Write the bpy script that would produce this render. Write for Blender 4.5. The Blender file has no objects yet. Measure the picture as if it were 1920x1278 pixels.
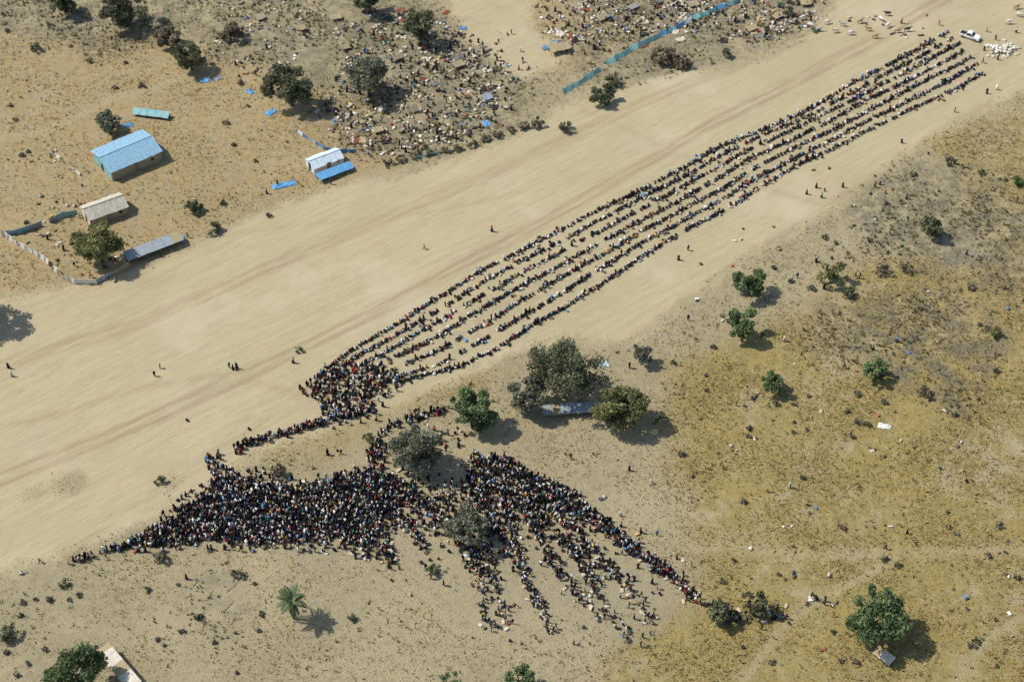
import bpy, bmesh, math, random
import numpy as np
from mathutils import Vector, Matrix
R = math.radians
rnd = random.Random(7)
rng = np.random.default_rng(11)
sc = bpy.context.scene
COL = sc.collection

# ------------------------------------------------------------------ camera, sky, sun, exposure
ALT = 259.0
HF = R(16.26)
FPX = 960.0 / math.tan(HF)
cam = bpy.data.objects.new('camera', bpy.data.cameras.new('camera'))
COL.objects.link(cam); sc.camera = cam
cam.location = (0, -ALT, ALT); cam.rotation_euler = (R(45), 0, 0)
cam.data.sensor_width = 36; cam.data.lens = 18 / math.tan(HF); cam.data.clip_end = 6000

SUN_EL, SHADOW_DIR = R(50), R(-12)
sun_vec = Vector((-math.cos(SUN_EL) * math.cos(SHADOW_DIR), -math.cos(SUN_EL) * math.sin(SHADOW_DIR), math.sin(SUN_EL)))
w = bpy.data.worlds.new('World'); sc.world = w; w.use_nodes = True
wt = w.node_tree
sky = wt.nodes.new('ShaderNodeTexSky'); sky.sky_type = 'NISHITA'; sky.sun_disc = False
sky.sun_elevation = SUN_EL; sky.sun_rotation = math.atan2(sun_vec.x, sun_vec.y)
wt.links.new(sky.outputs[0], wt.nodes['Background'].inputs[0])
wt.nodes['Background'].inputs[1].default_value = 0.11
ld = bpy.data.lights.new('sun', 'SUN'); ld.energy = 3.7; ld.angle = R(0.5); ld.color = (1, 0.95, 0.86)
so = bpy.data.objects.new('sun', ld); COL.objects.link(so)
so.rotation_euler = sun_vec.to_track_quat('Z', 'Y').to_euler(); so.location = (0, 0, 300)
sc.view_settings.view_transform = 'Standard'; sc.view_settings.look = 'None'
sc.view_settings.exposure = 0.40; sc.view_settings.gamma = 1.0; sc.view_settings.use_curve_mapping = False

# ------------------------------------------------------------------ helpers
S45 = math.sqrt(0.5)
def hz(x, y):
    return 0.22 * np.sin(x * .047 + 1) * np.sin(y * .041 + .4) + 0.10 * np.sin(.13 * x + .11 * y) + 0.05 * np.sin(.31 * x - .27 * y)
def at(px, py, z=0.0):
    """pixel of the 1920 wide photograph -> world x, y at height z"""
    a = (px - 960) / FPX; b = -(py - 639) / FPX
    dy = b * S45 + S45; dz = b * S45 - S45
    t = (z - ALT) / dz
    return (a * t, -ALT + dy * t)
def gp(px, py):
    x, y = at(px, py); return (x, y, float(hz(x, y)))
def pix(x, y, z=0.0):
    X = x; Y = y + ALT; Z = z - ALT
    u = Y * S45 + Z * S45; d = Y * S45 - Z * S45
    return (960 + FPX * X / d, 639 - FPX * u / d)

def tag(o, label=None, cat=None, group=None, kind=None):
    if label: o['label'] = label
    if cat: o['category'] = cat
    if group: o['group'] = group
    if kind: o['kind'] = kind
    return o
def empty(name, loc, rz=0.0):
    o = bpy.data.objects.new(name, None); COL.objects.link(o)
    o.location = loc; o.rotation_euler = (0, 0, rz); o.empty_display_size = .3
    return o
def link(name, me, parent=None):
    o = bpy.data.objects.new(name, me); COL.objects.link(o)
    if parent: o.parent = parent
    return o

def big_mesh(name, V, F, colors=None, smooth=False):
    """V (n,3), F (m,k) all faces the same size, optional per-vertex colour"""
    me = bpy.data.meshes.new(name)
    V = np.ascontiguousarray(V, np.float32); F = np.ascontiguousarray(F, np.int32)
    m, k = F.shape
    me.vertices.add(len(V)); me.vertices.foreach_set('co', V.ravel())
    me.loops.add(m * k); me.loops.foreach_set('vertex_index', F.ravel())
    me.polygons.add(m); me.polygons.foreach_set('loop_start', np.arange(0, m * k, k, dtype=np.int32))
    if smooth: me.polygons.foreach_set('use_smooth', np.ones(m, bool))
    me.update(calc_edges=True)
    if colors is not None:
        at_ = me.color_attributes.new('col', 'FLOAT_COLOR', 'POINT')
        c4 = np.ones((len(V), 4), np.float32); c4[:, :3] = colors
        at_.data.foreach_set('color', c4.ravel())
    return me

class MB:
    def __init__(s): s.v = []; s.f = []
    def add(s, vs, fs):
        b = len(s.v); s.v += [tuple(p) for p in vs]; s.f += [tuple(b + i for i in f) for f in fs]; return s
    def box(s, c, d, rz=0.0, rx=0.0):
        M = Matrix.Translation(c) @ Matrix.Rotation(rz, 4, 'Z') @ Matrix.Rotation(rx, 4, 'X')
        vs = [M @ Vector((sx * d[0] / 2, sy * d[1] / 2, sz * d[2] / 2)) for sz in (-1, 1) for sy in (-1, 1) for sx in (-1, 1)]
        return s.add(vs, [(0, 2, 3, 1), (4, 5, 7, 6), (0, 1, 5, 4), (2, 6, 7, 3), (0, 4, 6, 2), (1, 3, 7, 5)])
    def slab(s, p, thick):
        """quad p (4 points, counter-clockwise seen from outside) made a solid sheet"""
        p = [Vector(q) for q in p]; n = (p[1] - p[0]).cross(p[3] - p[0]).normalized() * thick
        return s.add(p + [q - n for q in p], [(0, 1, 2, 3), (7, 6, 5, 4), (0, 4, 5, 1), (1, 5, 6, 2), (2, 6, 7, 3), (3, 7, 4, 0)])
    def tube(s, pts, rad, n=6):
        pts = [Vector(p) for p in pts]; rings = []
        for i, p in enumerate(pts):
            d = (pts[min(i + 1, len(pts) - 1)] - pts[max(i - 1, 0)]).normalized()
            a = d.orthogonal().normalized(); b = d.cross(a)
            r = rad[i] if hasattr(rad, '__len__') else rad
            rings.append([p + a * math.cos(2 * math.pi * k / n) * r + b * math.sin(2 * math.pi * k / n) * r for k in range(n)])
        vs = [q for r_ in rings for q in r_]; fs = []
        for i in range(len(pts) - 1):
            for k in range(n):
                fs.append((i * n + k, i * n + (k + 1) % n, (i + 1) * n + (k + 1) % n, (i + 1) * n + k))
        fs.append(tuple(range(n - 1, -1, -1))); fs.append(tuple(range((len(pts) - 1) * n, len(pts) * n)))
        return s.add(vs, fs)
    def mesh(s, name, mat, smooth=False):
        me = bpy.data.meshes.new(name); me.from_pydata(s.v, [], s.f); me.update()
        if mat: me.materials.append(mat)
        if smooth: me.polygons.foreach_set('use_smooth', [True] * len(me.polygons))
        return me
    def build(s, name, mat, parent=None, smooth=False):
        return link(name, s.mesh(name, mat, smooth), parent)

# ------------------------------------------------------------------ materials
def nodes(name):
    m = bpy.data.materials.new(name); m.use_nodes = True
    return m, m.node_tree, m.node_tree.nodes['Principled BSDF']
def mix(t, fac, a, b):
    n = t.nodes.new('ShaderNodeMix'); n.data_type = 'RGBA'
    for sock, v in ((n.inputs[0], fac), (n.inputs[6], a), (n.inputs[7], b)):
        if hasattr(v, 'is_output'): t.links.new(v, sock)
        elif isinstance(v, (tuple, list)): sock.default_value = (*v, 1)
        else: sock.default_value = v
    return n.outputs[2]
def math_(t, op, a, b=0.5, clamp=False):
    n = t.nodes.new('ShaderNodeMath'); n.operation = op; n.use_clamp = clamp
    for sock, v in ((n.inputs[0], a), (n.inputs[1], b)):
        if hasattr(v, 'is_output'): t.links.new(v, sock)
        else: sock.default_value = v
    return n.outputs[0]
def noise(t, scale, detail=3, rough=.55, vec=None, out=0):
    n = t.nodes.new('ShaderNodeTexNoise'); n.inputs['Scale'].default_value = scale
    n.inputs['Detail'].default_value = detail; n.inputs['Roughness'].default_value = rough
    if vec is not None: t.links.new(vec, n.inputs['Vector'])
    return n.outputs[out]
def ramp(t, fac, lo, hi):
    n = t.nodes.new('ShaderNodeMapRange'); n.inputs[1].default_value = lo; n.inputs[2].default_value = hi
    n.interpolation_type = 'SMOOTHSTEP'; t.links.new(fac, n.inputs[0]); return n.outputs[0]
def coords(t, kind='Object', scale=(1, 1, 1), rot=(0, 0, 0)):
    c = t.nodes.new('ShaderNodeTexCoord'); m = t.nodes.new('ShaderNodeMapping')
    m.inputs['Scale'].default_value = scale; m.inputs['Rotation'].default_value = rot
    t.links.new(c.outputs[kind], m.inputs[0]); return m.outputs[0]
def bump(t, bsdf, h, strength, dist):
    b = t.nodes.new('ShaderNodeBump'); b.inputs['Strength'].default_value = strength; b.inputs['Distance'].default_value = dist
    t.links.new(h, b.inputs['Height']); t.links.new(b.outputs[0], bsdf.inputs['Normal'])
def simple(name, a, b=None, scale=3.0, rough=.8, metal=0.0, bumps=0.0, dirt=0.0):
    m, t, p = nodes(name)
    b = b or tuple(x * .72 for x in a)
    v = coords(t)
    n = noise(t, scale, 5, .65, v)
    c_ = mix(t, ramp(t, n, .3, .7), a, b)
    if dirt:
        v2 = coords(t, scale=(2.2, .45, 1))
        c_ = mix(t, math_(t, 'MULTIPLY', ramp(t, noise(t, 1.6, 6, .7, v2), .46, .72), dirt), c_, (.20, .155, .10))
    t.links.new(c_, p.inputs['Base Color'])
    p.inputs['Roughness'].default_value = rough; p.inputs['Metallic'].default_value = metal
    p.inputs['Specular IOR Level'].default_value = .25
    if bumps: bump(t, p, noise(t, scale * 2.5, 3, .5, v), bumps, .05)
    return m
def attr_mat(name, rough=.85, translucent=0.0):
    m, t, p = nodes(name)
    a = t.nodes.new('ShaderNodeAttribute'); a.attribute_name = 'col'
    t.links.new(a.outputs['Color'], p.inputs['Base Color'])
    p.inputs['Roughness'].default_value = rough; p.inputs['Specular IOR Level'].default_value = .15
    if translucent:
        tr = t.nodes.new('ShaderNodeBsdfTranslucent'); t.links.new(a.outputs['Color'], tr.inputs[0])
        ms = t.nodes.new('ShaderNodeMixShader'); ms.inputs[0].default_value = translucent
        t.links.new(p.outputs[0], ms.inputs[1]); t.links.new(tr.outputs[0], ms.inputs[2])
        t.links.new(ms.outputs[0], t.nodes['Material Output'].inputs[0])
    return m
def objcol(name, rough=.85):
    m, t, p = nodes(name)
    oi = t.nodes.new('ShaderNodeObjectInfo')
    n = noise(t, 9, 3, .6, coords(t))
    hs = t.nodes.new('ShaderNodeHueSaturation'); t.links.new(oi.outputs['Color'], hs.inputs['Color'])
    t.links.new(math_(t, 'MULTIPLY_ADD', n, .5), hs.inputs['Value'])
    mm = hs.inputs['Value'].links[0].from_node; mm.inputs[2].default_value = .72
    t.links.new(hs.outputs[0], p.inputs['Base Color']); p.inputs['Roughness'].default_value = rough
    p.inputs['Specular IOR Level'].default_value = .15
    return m

M = {}
M['bark'] = simple('bark', (.16, .12, .085), (.09, .065, .045), 6)
M['leaf'] = attr_mat('leaf', .7, .22)
M['grass'] = attr_mat('dry_grass', .9, .15)
M['vcol'] = attr_mat('cloth_mixed', .85)
M['cloth'] = objcol('cloth')
M['skin'] = simple('skin', (.055, .032, .021), (.04, .023, .015), 8, .55)
M['hair'] = simple('hair', (.012, .010, .009), (.02, .016, .013), 20, .8)
M['dark_cloth'] = simple('dark_cloth', (.035, .034, .045), (.02, .018, .022), 9)
M['blue_roof'] = simple('blue_tarp_roof', (.20, .38, .52), (.27, .45, .56), 1.3, .55, 0, .35, .5)
M['blue_tarp'] = simple('blue_tarp', (.08, .26, .48), (.14, .33, .54), 1.6, .5, 0, .5)
M['grey_tarp'] = simple('grey_blue_tarp', (.24, .29, .34), (.32, .35, .36), 1.2, .6, 0, .4, .6)
M['teal_tarp'] = simple('teal_shade_cloth', (.20, .50, .47), (.30, .56, .50), 1.4, .7, 0, .4)
M['teal_wall'] = simple('teal_wall', (.12, .36, .42), (.30, .42, .40), .9, .7, 0, .3)
M['cream_metal'] = simple('cream_sheet_metal', (.60, .56, .46), (.46, .42, .34), .7, .5, 0, .1, .55)
M['white_tarp'] = simple('white_tarp', (.70, .69, .64), (.58, .56, .50), 1.1, .6, 0, .4)
M['pale_blue'] = simple('pale_blue_tarp', (.52, .63, .70), (.62, .70, .74), 1.0, .55, 0, .35, .35)
M['mud'] = simple('mud_wall', (.36, .29, .19), (.28, .22, .14), 1.5, .95, 0, .4)
M['wood'] = simple('grey_wood', (.28, .22, .16), (.18, .14, .10), 5, .85)
M['dark'] = simple('dark_opening', (.02, .018, .016), (.03, .026, .022), 3)
M['thatch'] = simple('straw_mat', (.42, .35, .20), (.28, .22, .12), 7, .95, 0, .6)
M['white_paint'] = simple('white_paint', (.78, .78, .76), (.70, .69, .66), 1.0, .3)
M['glass'] = simple('dark_glass', (.02, .025, .03), (.03, .035, .04), 2, .08)
M['rubber'] = simple('tyre_rubber', (.025, .024, .023), (.05, .045, .04), 8)
M['steel'] = simple('steel_rim', (.4, .4, .4), (.3, .3, .3), 5, .4, .8)
M['red_lamp'] = simple('red_lamp', (.4, .02, .02), (.3, .02, .02), 5, .3)

# ------------------------------------------------------------------ ground
xs = np.concatenate([[-2600, -1200, -600, -320, -220], np.arange(-158, 158.1, .8), [220, 320, 600, 1200, 2600]])
ys = np.concatenate([[-2600, -1200, -600, -300, -170], np.arange(-106, 152.1, .8), [220, 320, 600, 1200, 2600]])
GX, GY = np.meshgrid(xs, ys)
nx, ny = len(xs), len(ys)
def poly_mask(pts, blur=3):
    P = [at(*p) for p in pts]; ins = np.zeros(GX.shape, bool); n = len(P)
    wob = 1.6 * np.sin(GX * .35 + 2 * np.sin(GY * .21)) + 1.2 * np.sin(GY * .52 - GX * .17)
    X = GX + wob * .6; Y = GY + wob * .5
    for i in range(n):
        x0, y0 = P[i]; x1, y1 = P[(i + 1) % n]
        if y0 == y1: continue
        c = ((y0 > Y) != (y1 > Y)) & (X < (x1 - x0) * (Y - y0) / (y1 - y0) + x0)
        ins ^= c
    a = ins.astype(np.float32)
    for _ in range(blur):
        b = a.copy(); b[1:-1] = (a[:-2] + a[1:-1] + a[2:]) / 3; a = b
        b = a.copy(); b[:, 1:-1] = (a[:, :-2] + a[:, 1:-1] + a[:, 2:]) / 3; a = b
    return a
def line_mask(pts, width):
    d = np.full(GX.shape, 1e9)
    P = [at(*p) for p in pts]
    for (x0, y0), (x1, y1) in zip(P[:-1], P[1:]):
        dx, dy = x1 - x0, y1 - y0; t = np.clip(((GX - x0) * dx + (GY - y0) * dy) / (dx * dx + dy * dy), 0, 1)
        d = np.minimum(d, np.hypot(GX - x0 - t * dx, GY - y0 - t * dy))
    return np.exp(-(d / width) ** 2)
strip = poly_mask([(-400, 600), (0, 555), (200, 528), (330, 470), (470, 405), (600, 350), (760, 325), (930, 265), (1010, 232), (1060, 190), (1250, 140), (1420, 118),
                   (1520, 60), (1560, 0), (1600, -80), (2300, -80), (2300, 120), (1925, 165), (1850, 205), (1700, 285), (1560, 395), (1400, 480), (1190, 640), (1010, 640), (900, 690), (720, 770), (480, 850), (420, 900), (200, 1010), (0, 1075), (-400, 1180)], 14)
strip = np.maximum(strip, .85 * poly_mask([(830, -60), (1010, -60), (1000, 30), (1060, 120), (980, 150), (900, 100), (850, 50)], 8))
ochre = poly_mask([(-300, 80), (300, 60), (700, 190), (760, 310), (560, 360), (330, 470), (150, 560), (-300, 560)], 10)
ochre = np.maximum(ochre, .9 * poly_mask([(330, 210), (560, 230), (640, 330), (420, 440), (330, 400)], 8))
ochre = np.maximum(ochre, .7 * poly_mask([(940, 0), (1060, 0), (1200, 60), (1120, 120), (960, 150)], 8))
yellow = poly_mask([(1250, 690), (1500, 590), (1640, 480), (1920, 500), (2400, 600), (2400, 1500), (1000, 1500), (1150, 1230), (1330, 1080), (1260, 850)], 14)
yellow = np.maximum(yellow, .8 * poly_mask([(1660, 250), (1960, 190), (2300, 250), (2300, 500), (1860, 480), (1780, 300)], 8))
yellow = np.maximum(yellow, .6 * poly_mask([(480, 850), (640, 790), (760, 740), (900, 690), (960, 700), (880, 740), (700, 790), (650, 880), (560, 890)], 6))
rough = poly_mask([(1560, 330), (1700, 300), (1860, 330), (1960, 420), (1900, 560), (1700, 500), (1600, 430)], 10)
rough = np.maximum(rough, poly_mask([(1540, 560), (1800, 540), (1900, 640), (1820, 780), (1640, 700), (1520, 640)], 10))
rough = np.maximum(rough, .8 * poly_mask([(740, -40), (1000, 130), (980, 240), (800, 310), (620, 270), (560, 140), (380, 110), (400, -40)], 8))
rough = np.maximum(rough, .8 * poly_mask([(1060, -60), (1560, -60), (1520, 60), (1300, 130), (1150, 200), (1080, 110)], 8))
rough = np.maximum(rough, .9 * poly_mask([(-300, -60), (400, -60), (380, 60), (200, 110), (60, 60), (-300, 40)], 8))
rough = np.maximum(rough, .6 * poly_mask([(380, 1060), (470, 1080), (480, 1170), (380, 1200), (340, 1130)], 5))
rough = np.maximum(rough, .55 * poly_mask([(860, 330), (1010, 330), (1060, 380), (960, 440), (850, 400)], 8))
strip = strip * (1 - .75 * poly_mask([(90, 900), (150, 870), (180, 890), (130, 935), (90, 940)], 3)) * (1 - .6 * poly_mask([(20, 930), (70, 905), (90, 925), (40, 960)], 3)) * (1 - .5 * poly_mask([(300, 880), (335, 875), (345, 925), (305, 935)], 3))
tramp = poly_mask([(240, 1015), (420, 890), (700, 830), (900, 850), (1040, 900), (1330, 1130), (1240, 1190), (900, 1200), (720, 1060), (500, 1030)], 10)
path = line_mask([(1380, 1300), (1425, 1230), (1475, 1165), (1560, 1110), (1660, 1060)], 1.1)
path = np.maximum(path, line_mask([(1960, 1130), (1860, 1190), (1800, 1260), (1770, 1320)], 1.0))
path = np.maximum(path, .8 * line_mask([(1300, 1024), (1550, 1040), (1950, 1030)], 1.5))
path = np.maximum(path, .8 * line_mask([(-20, 265), (100, 240), (200, 190), (330, 150)], 1.6))
path = np.maximum(path, .7 * line_mask([(120, 1170), (230, 1190), (400, 1150), (520, 1060)], 2.6))
rut = np.zeros(GX.shape)
for q_, w_, a_ in (([(-40, 905), (300, 770), (640, 610), (1000, 420), (1330, 230), (1600, 90), (1790, -20)], .75, .8), ([(-40, 925), (300, 788), (640, 626), (1000, 434), (1330, 243), (1610, 100), (1800, -10)], .75, .8),
                   ([(-40, 690), (260, 600), (560, 470), (900, 330), (1200, 190), (1500, 70)], .9, .5), ([(-40, 704), (260, 613), (560, 482), (900, 341), (1200, 200), (1510, 78)], .9, .5), ([(120, 1040), (420, 830), (700, 690), (820, 560)], .9, .35),
                   ([(560, 740), (430, 700), (250, 730), (60, 790), (-40, 800)], 1.0, .4), ([(1180, 640), (1420, 470), (1640, 330), (1860, 190)], 1.4, .5), ([(420, 440), (560, 420), (800, 400), (980, 360)], .9, .3), ([(1560, 390), (1420, 350), (1300, 300), (1060, 190)], .9, .3)):
    rut = np.maximum(rut, a_ * line_mask(q_, w_))
scuff = line_mask([(1810, 100), (1715, 150), (1580, 220), (1420, 310), (1240, 410), (1060, 520), (900, 600), (760, 680), (640, 740)], 7.5)
GZ = hz(GX, GY) + (np.random.default_rng(3).normal(0, 1, GX.shape) * (.018 + .05 * np.clip(rough + yellow * .7, 0, 1) * (1 - strip)))
idx = np.arange(nx * ny).reshape(ny, nx)
F = np.stack([idx[:-1, :-1], idx[:-1, 1:], idx[1:, 1:], idx[1:, :-1]], -1).reshape(-1, 4)
gm = big_mesh('ground', np.stack([GX, GY, GZ], -1).reshape(-1, 3), F, smooth=True)
for nm, arr in (('strip', strip), ('ochre', ochre), ('yellow', yellow), ('rough', rough), ('tramp', tramp), ('path', path), ('rut', rut), ('scuff', scuff)):
    a_ = gm.attributes.new(nm, 'FLOAT', 'POINT'); a_.data.foreach_set('value', arr.astype(np.float32).ravel())
ground = link('ground', gm); tag(ground, 'dry sandy ground with a wide pale airstrip and straw-coloured grass', kind='structure')

m, t, p = nodes('ground')
def A(nm):
    n = t.nodes.new('ShaderNodeAttribute'); n.attribute_name = nm; return n.outputs['Fac']
v = coords(t)
vr_ = coords(t, rot=(0, 0, R(-37)))
mp_ = t.nodes.new('ShaderNodeMapping'); mp_.inputs['Scale'].default_value = (.13, 1.5, 1); t.links.new(vr_, mp_.inputs[0]); vs_ = mp_.outputs[0]      # stretched along the airstrip
n_big = noise(t, .035, 4, .6, v); n_mid = noise(t, .22, 5, .62, v); n_fine = noise(t, 1.6, 5, .7, v); n_vf = noise(t, 4.2, 4, .75, v); n_pt = noise(t, .62, 5, .7, v)
n_st = noise(t, .55, 5, .65, vs_); n_st2 = noise(t, 2.2, 3, .6, vs_)
base = mix(t, ramp(t, n_big, .38, .62), (.385, .325, .195), (.33, .28, .172))
base = mix(t, math_(t, 'MULTIPLY', A('ochre'), ramp(t, n_mid, .2, .65)), base, (.37, .275, .135))
yl = mix(t, ramp(t, n_mid, .35, .68), (.345, .262, .090), (.285, .228, .088))
base = mix(t, math_(t, 'MULTIPLY', A('yellow'), ramp(t, math_(t, 'ADD', n_big, n_mid), .72, 1.06)), base, yl)
rg = mix(t, ramp(t, n_fine, .35, .65), (.225, .20, .145), (.145, .125, .09))
base = mix(t, math_(t, 'MULTIPLY', A('rough'), ramp(t, n_mid, .36, .62)), base, rg)
# dark litter and stubble between the grass
speck = ramp(t, n_vf, .52, .70)
base = mix(t, math_(t, 'MULTIPLY', ramp(t, n_pt, .50, .70), .55), base, (.20, .165, .085))
base = mix(t, math_(t, 'MULTIPLY', ramp(t, n_pt, .48, .32), .55), base, (.425, .355, .205))
stub = math_(t, 'MULTIPLY', speck, math_(t, 'MULTIPLY', ramp(t, n_pt, .30, .62), .65))
base = mix(t, stub, base, (.105, .086, .045))
base = mix(t, math_(t, 'MULTIPLY', ramp(t, n_fine, .54, .72), .5), base, (.43, .36, .21))
sand = mix(t, ramp(t, n_st, .34, .66), (.405, .345, .212), (.365, .308, .186))
sand = mix(t, math_(t, 'MULTIPLY', ramp(t, n_st2, .54, .70), .50), sand, (.285, .232, .135))
sand = mix(t, math_(t, 'MULTIPLY', ramp(t, n_mid, .56, .74), .35), sand, (.36, .285, .15))
sand = mix(t, math_(t, 'MULTIPLY', ramp(t, n_big, .52, .68), .7), sand, (.455, .39, .265))
sand = mix(t, math_(t, 'MULTIPLY', ramp(t, n_big, .46, .34), .45), sand, (.335, .285, .165))
sand = mix(t, math_(t, 'MULTIPLY', ramp(t, n_vf, .56, .74), .30), sand, (.25, .205, .12))
sand = mix(t, math_(t, 'MULTIPLY', ramp(t, n_fine, .58, .74), .30), sand, (.30, .245, .14))
sand = mix(t, math_(t, 'MULTIPLY', A('rut'), ramp(t, n_st, .25, .6)), sand, (.262, .208, .118))
sand = mix(t, math_(t, 'MULTIPLY', A('scuff'), math_(t, 'MULTIPLY', ramp(t, n_pt, .35, .65), .6)), sand, (.30, .25, .155))
edge = math_(t, 'ADD', A('strip'), math_(t, 'ADD', math_(t, 'MULTIPLY', math_(t, 'SUBTRACT', n_mid, .5), 1.3), math_(t, 'MULTIPLY', math_(t, 'SUBTRACT', n_fine, .5), .6)))
smask = ramp(t, edge, .22, .80)
base = mix(t, smask, base, sand)
base = mix(t, math_(t, 'MULTIPLY', A('tramp'), math_(t, 'MULTIPLY', ramp(t, n_mid, .25, .7), .6)), base, (.335, .285, .19))
base = mix(t, math_(t, 'MULTIPLY', A('path'), math_(t, 'MULTIPLY', ramp(t, n_fine, .25, .6), .75)), base, (.40, .335, .20))
t.links.new(base, p.inputs['Base Color']); p.inputs['Roughness'].default_value = .95; p.inputs['Specular IOR Level'].default_value = .1
hh = math_(t, 'ADD', math_(t, 'MULTIPLY', n_vf, math_(t, 'SUBTRACT', 1.15, smask)), math_(t, 'MULTIPLY', n_st2, .15))
bump(t, p, math_(t, 'ADD', hh, math_(t, 'MULTIPLY', n_fine, math_(t, 'SUBTRACT', 1.2, smask))), .8, .3)
gm.materials.append(m)

def field(arr, x, y):
    """sample a ground mask at world points"""
    i = np.clip(np.searchsorted(xs, x), 0, nx - 1); j = np.clip(np.searchsorted(ys, y), 0, ny - 1)
    return arr[j, i]

# ------------------------------------------------------------------ dry grass and low scrub (uncountable ground cover)
def tufts(n, size, seed, dens, cols, blades, spread):
    g = np.random.default_rng(seed)
    x = g.uniform(-150, 150, n); y = g.uniform(-92, 140, n)
    k = g.random(n) < dens(x, y); x, y = x[k], y[k]; n = len(x)
    z = hz(x, y)
    s = size * g.lognormal(0, .35, n)
    V = np.zeros((n, blades, 3, 3), np.float32)
    for b in range(blades):
        a = g.uniform(0, 2 * np.pi, n); l = g.uniform(.2, 1, n) * spread
        ca, sa = np.cos(a), np.sin(a)
        bw = s * g.uniform(.16, .32, n)
        ox, oy = g.normal(0, .22, n) * s, g.normal(0, .22, n) * s
        V[:, b, 0] = np.stack([x + ox - sa * bw, y + oy + ca * bw, z - .02], -1)
        V[:, b, 1] = np.stack([x + ox + sa * bw, y + oy - ca * bw, z - .02], -1)
        V[:, b, 2] = np.stack([x + ox + ca * l * s, y + oy + sa * l * s, z + s * g.uniform(.5, 1.1, n)], -1)
    V = V.reshape(-1, 3)
    F = np.arange(len(V)).reshape(-1, 3)
    ci = g.integers(0, len(cols), n); c = np.array(cols)[ci] * g.uniform(.75, 1.25, (n, 1))
    return V, F, np.repeat(c, blades * 3, 0)
pn = lambda x, y: .5 + .25 * np.sin(.23 * x + 1.7 * np.sin(.11 * y)) + .25 * np.sin(.31 * y + 1.3 * np.sin(.19 * x + 2))
def dgrass(x, y): return np.clip((1 - 1.25 * field(strip, x, y)) * (1 - .75 * field(tramp, x, y)) * (1 - field(path, x, y)), 0, 1) * np.clip(.30 + .65 * field(yellow, x, y), 0, 1) * np.clip(pn(x, y) * 1.3, .12, 1)
V, F, C = tufts(620000, .27, 5, dgrass, [(.36, .27, .10), (.29, .225, .085), (.42, .33, .15), (.22, .195, .085)], 3, .9)
go = link('dry_grass', big_mesh('dry_grass', V, F, C)); go.data.materials.append(M['grass'])
tag(go, 'short straw-coloured dry grass covering the ground beside the airstrip', kind='stuff')
def dscrub(x, y): return np.clip(1 - 1.4 * field(strip, x, y), 0, 1) * np.clip(1.1 * field(rough, x, y) + .10 * (pn(x + 40, y) > .62) + .06 * field(yellow, x, y), 0, 1) * (1 - .8 * field(tramp, x, y)) * np.clip(pn(y, x) * 1.5 - .2, 0, 1)
V, F, C = tufts(90000, .42, 9, dscrub, [(.17, .145, .085), (.13, .125, .065), (.21, .17, .10), (.14, .145, .075)], 6, .8)
go = link('low_scrub', big_mesh('low_scrub', V, F, C)); go.data.materials.append(M['grass'])
tag(go, 'low grey-brown scrub and dead weeds on the rough ground', kind='stuff')

# ------------------------------------------------------------------ trees and shrubs
GREENS = {'olive': (.145, .16, .085), 'grey': (.185, .20, .135), 'bright': (.13, .185, .08), 'yellow': (.19, .205, .085), 'dark': (.125, .145, .082), 'dry': (.21, .185, .125)}
def leaf_cloud(g, centre, rad, n, size, col, clumps, flat=1.0):
    """leaf faces gathered in clumps spread through an uneven crown"""
    cx, cy, cz = centre; rx, ry, rz = rad
    d = g.normal(0, 1, (clumps, 3)); d /= np.linalg.norm(d, axis=1)[:, None]
    rr = g.uniform(.25, 1, clumps) ** .6
    cc = d * rr[:, None]; cc[:, 2] = cc[:, 2] * flat
    cs = g.uniform(.13, .36, clumps); wt_ = cs ** 2; wt_ /= wt_.sum()
    ci = g.choice(clumps, n, p=wt_)
    q = g.normal(0, 1, (n, 3)); q /= np.linalg.norm(q, axis=1)[:, None]
    q *= (g.random((n, 1)) ** .45) * cs[ci][:, None]
    P = (cc[ci] + q) * np.array([rx, ry, rz]) + np.array([cx, cy, cz])
    P[:, 2] = np.maximum(P[:, 2], .12)
    u = g.normal(0, 1, (n, 3)); u /= np.linalg.norm(u, axis=1)[:, None]
    w_ = g.normal(0, 1, (n, 3)); v_ = np.cross(u, w_); v_ /= np.linalg.norm(v_, axis=1)[:, None]
    s = size * g.lognormal(0, .3, (n, 1))
    u *= s; v_ *= s * .6
    V = np.stack([P - u, P + v_ * .9, P + u, P - v_ * .9], 1).reshape(-1, 3)
    tone = np.array(col)[None] * (g.uniform(.7, 1.35, (clumps, 1)))[ci] * g.uniform(.75, 1.3, (n, 1))
    tone[:, 0] *= g.uniform(.85, 1.25, n)
    return V, np.arange(len(V)).reshape(-1, 4), np.repeat(tone, 4, 0)
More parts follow.
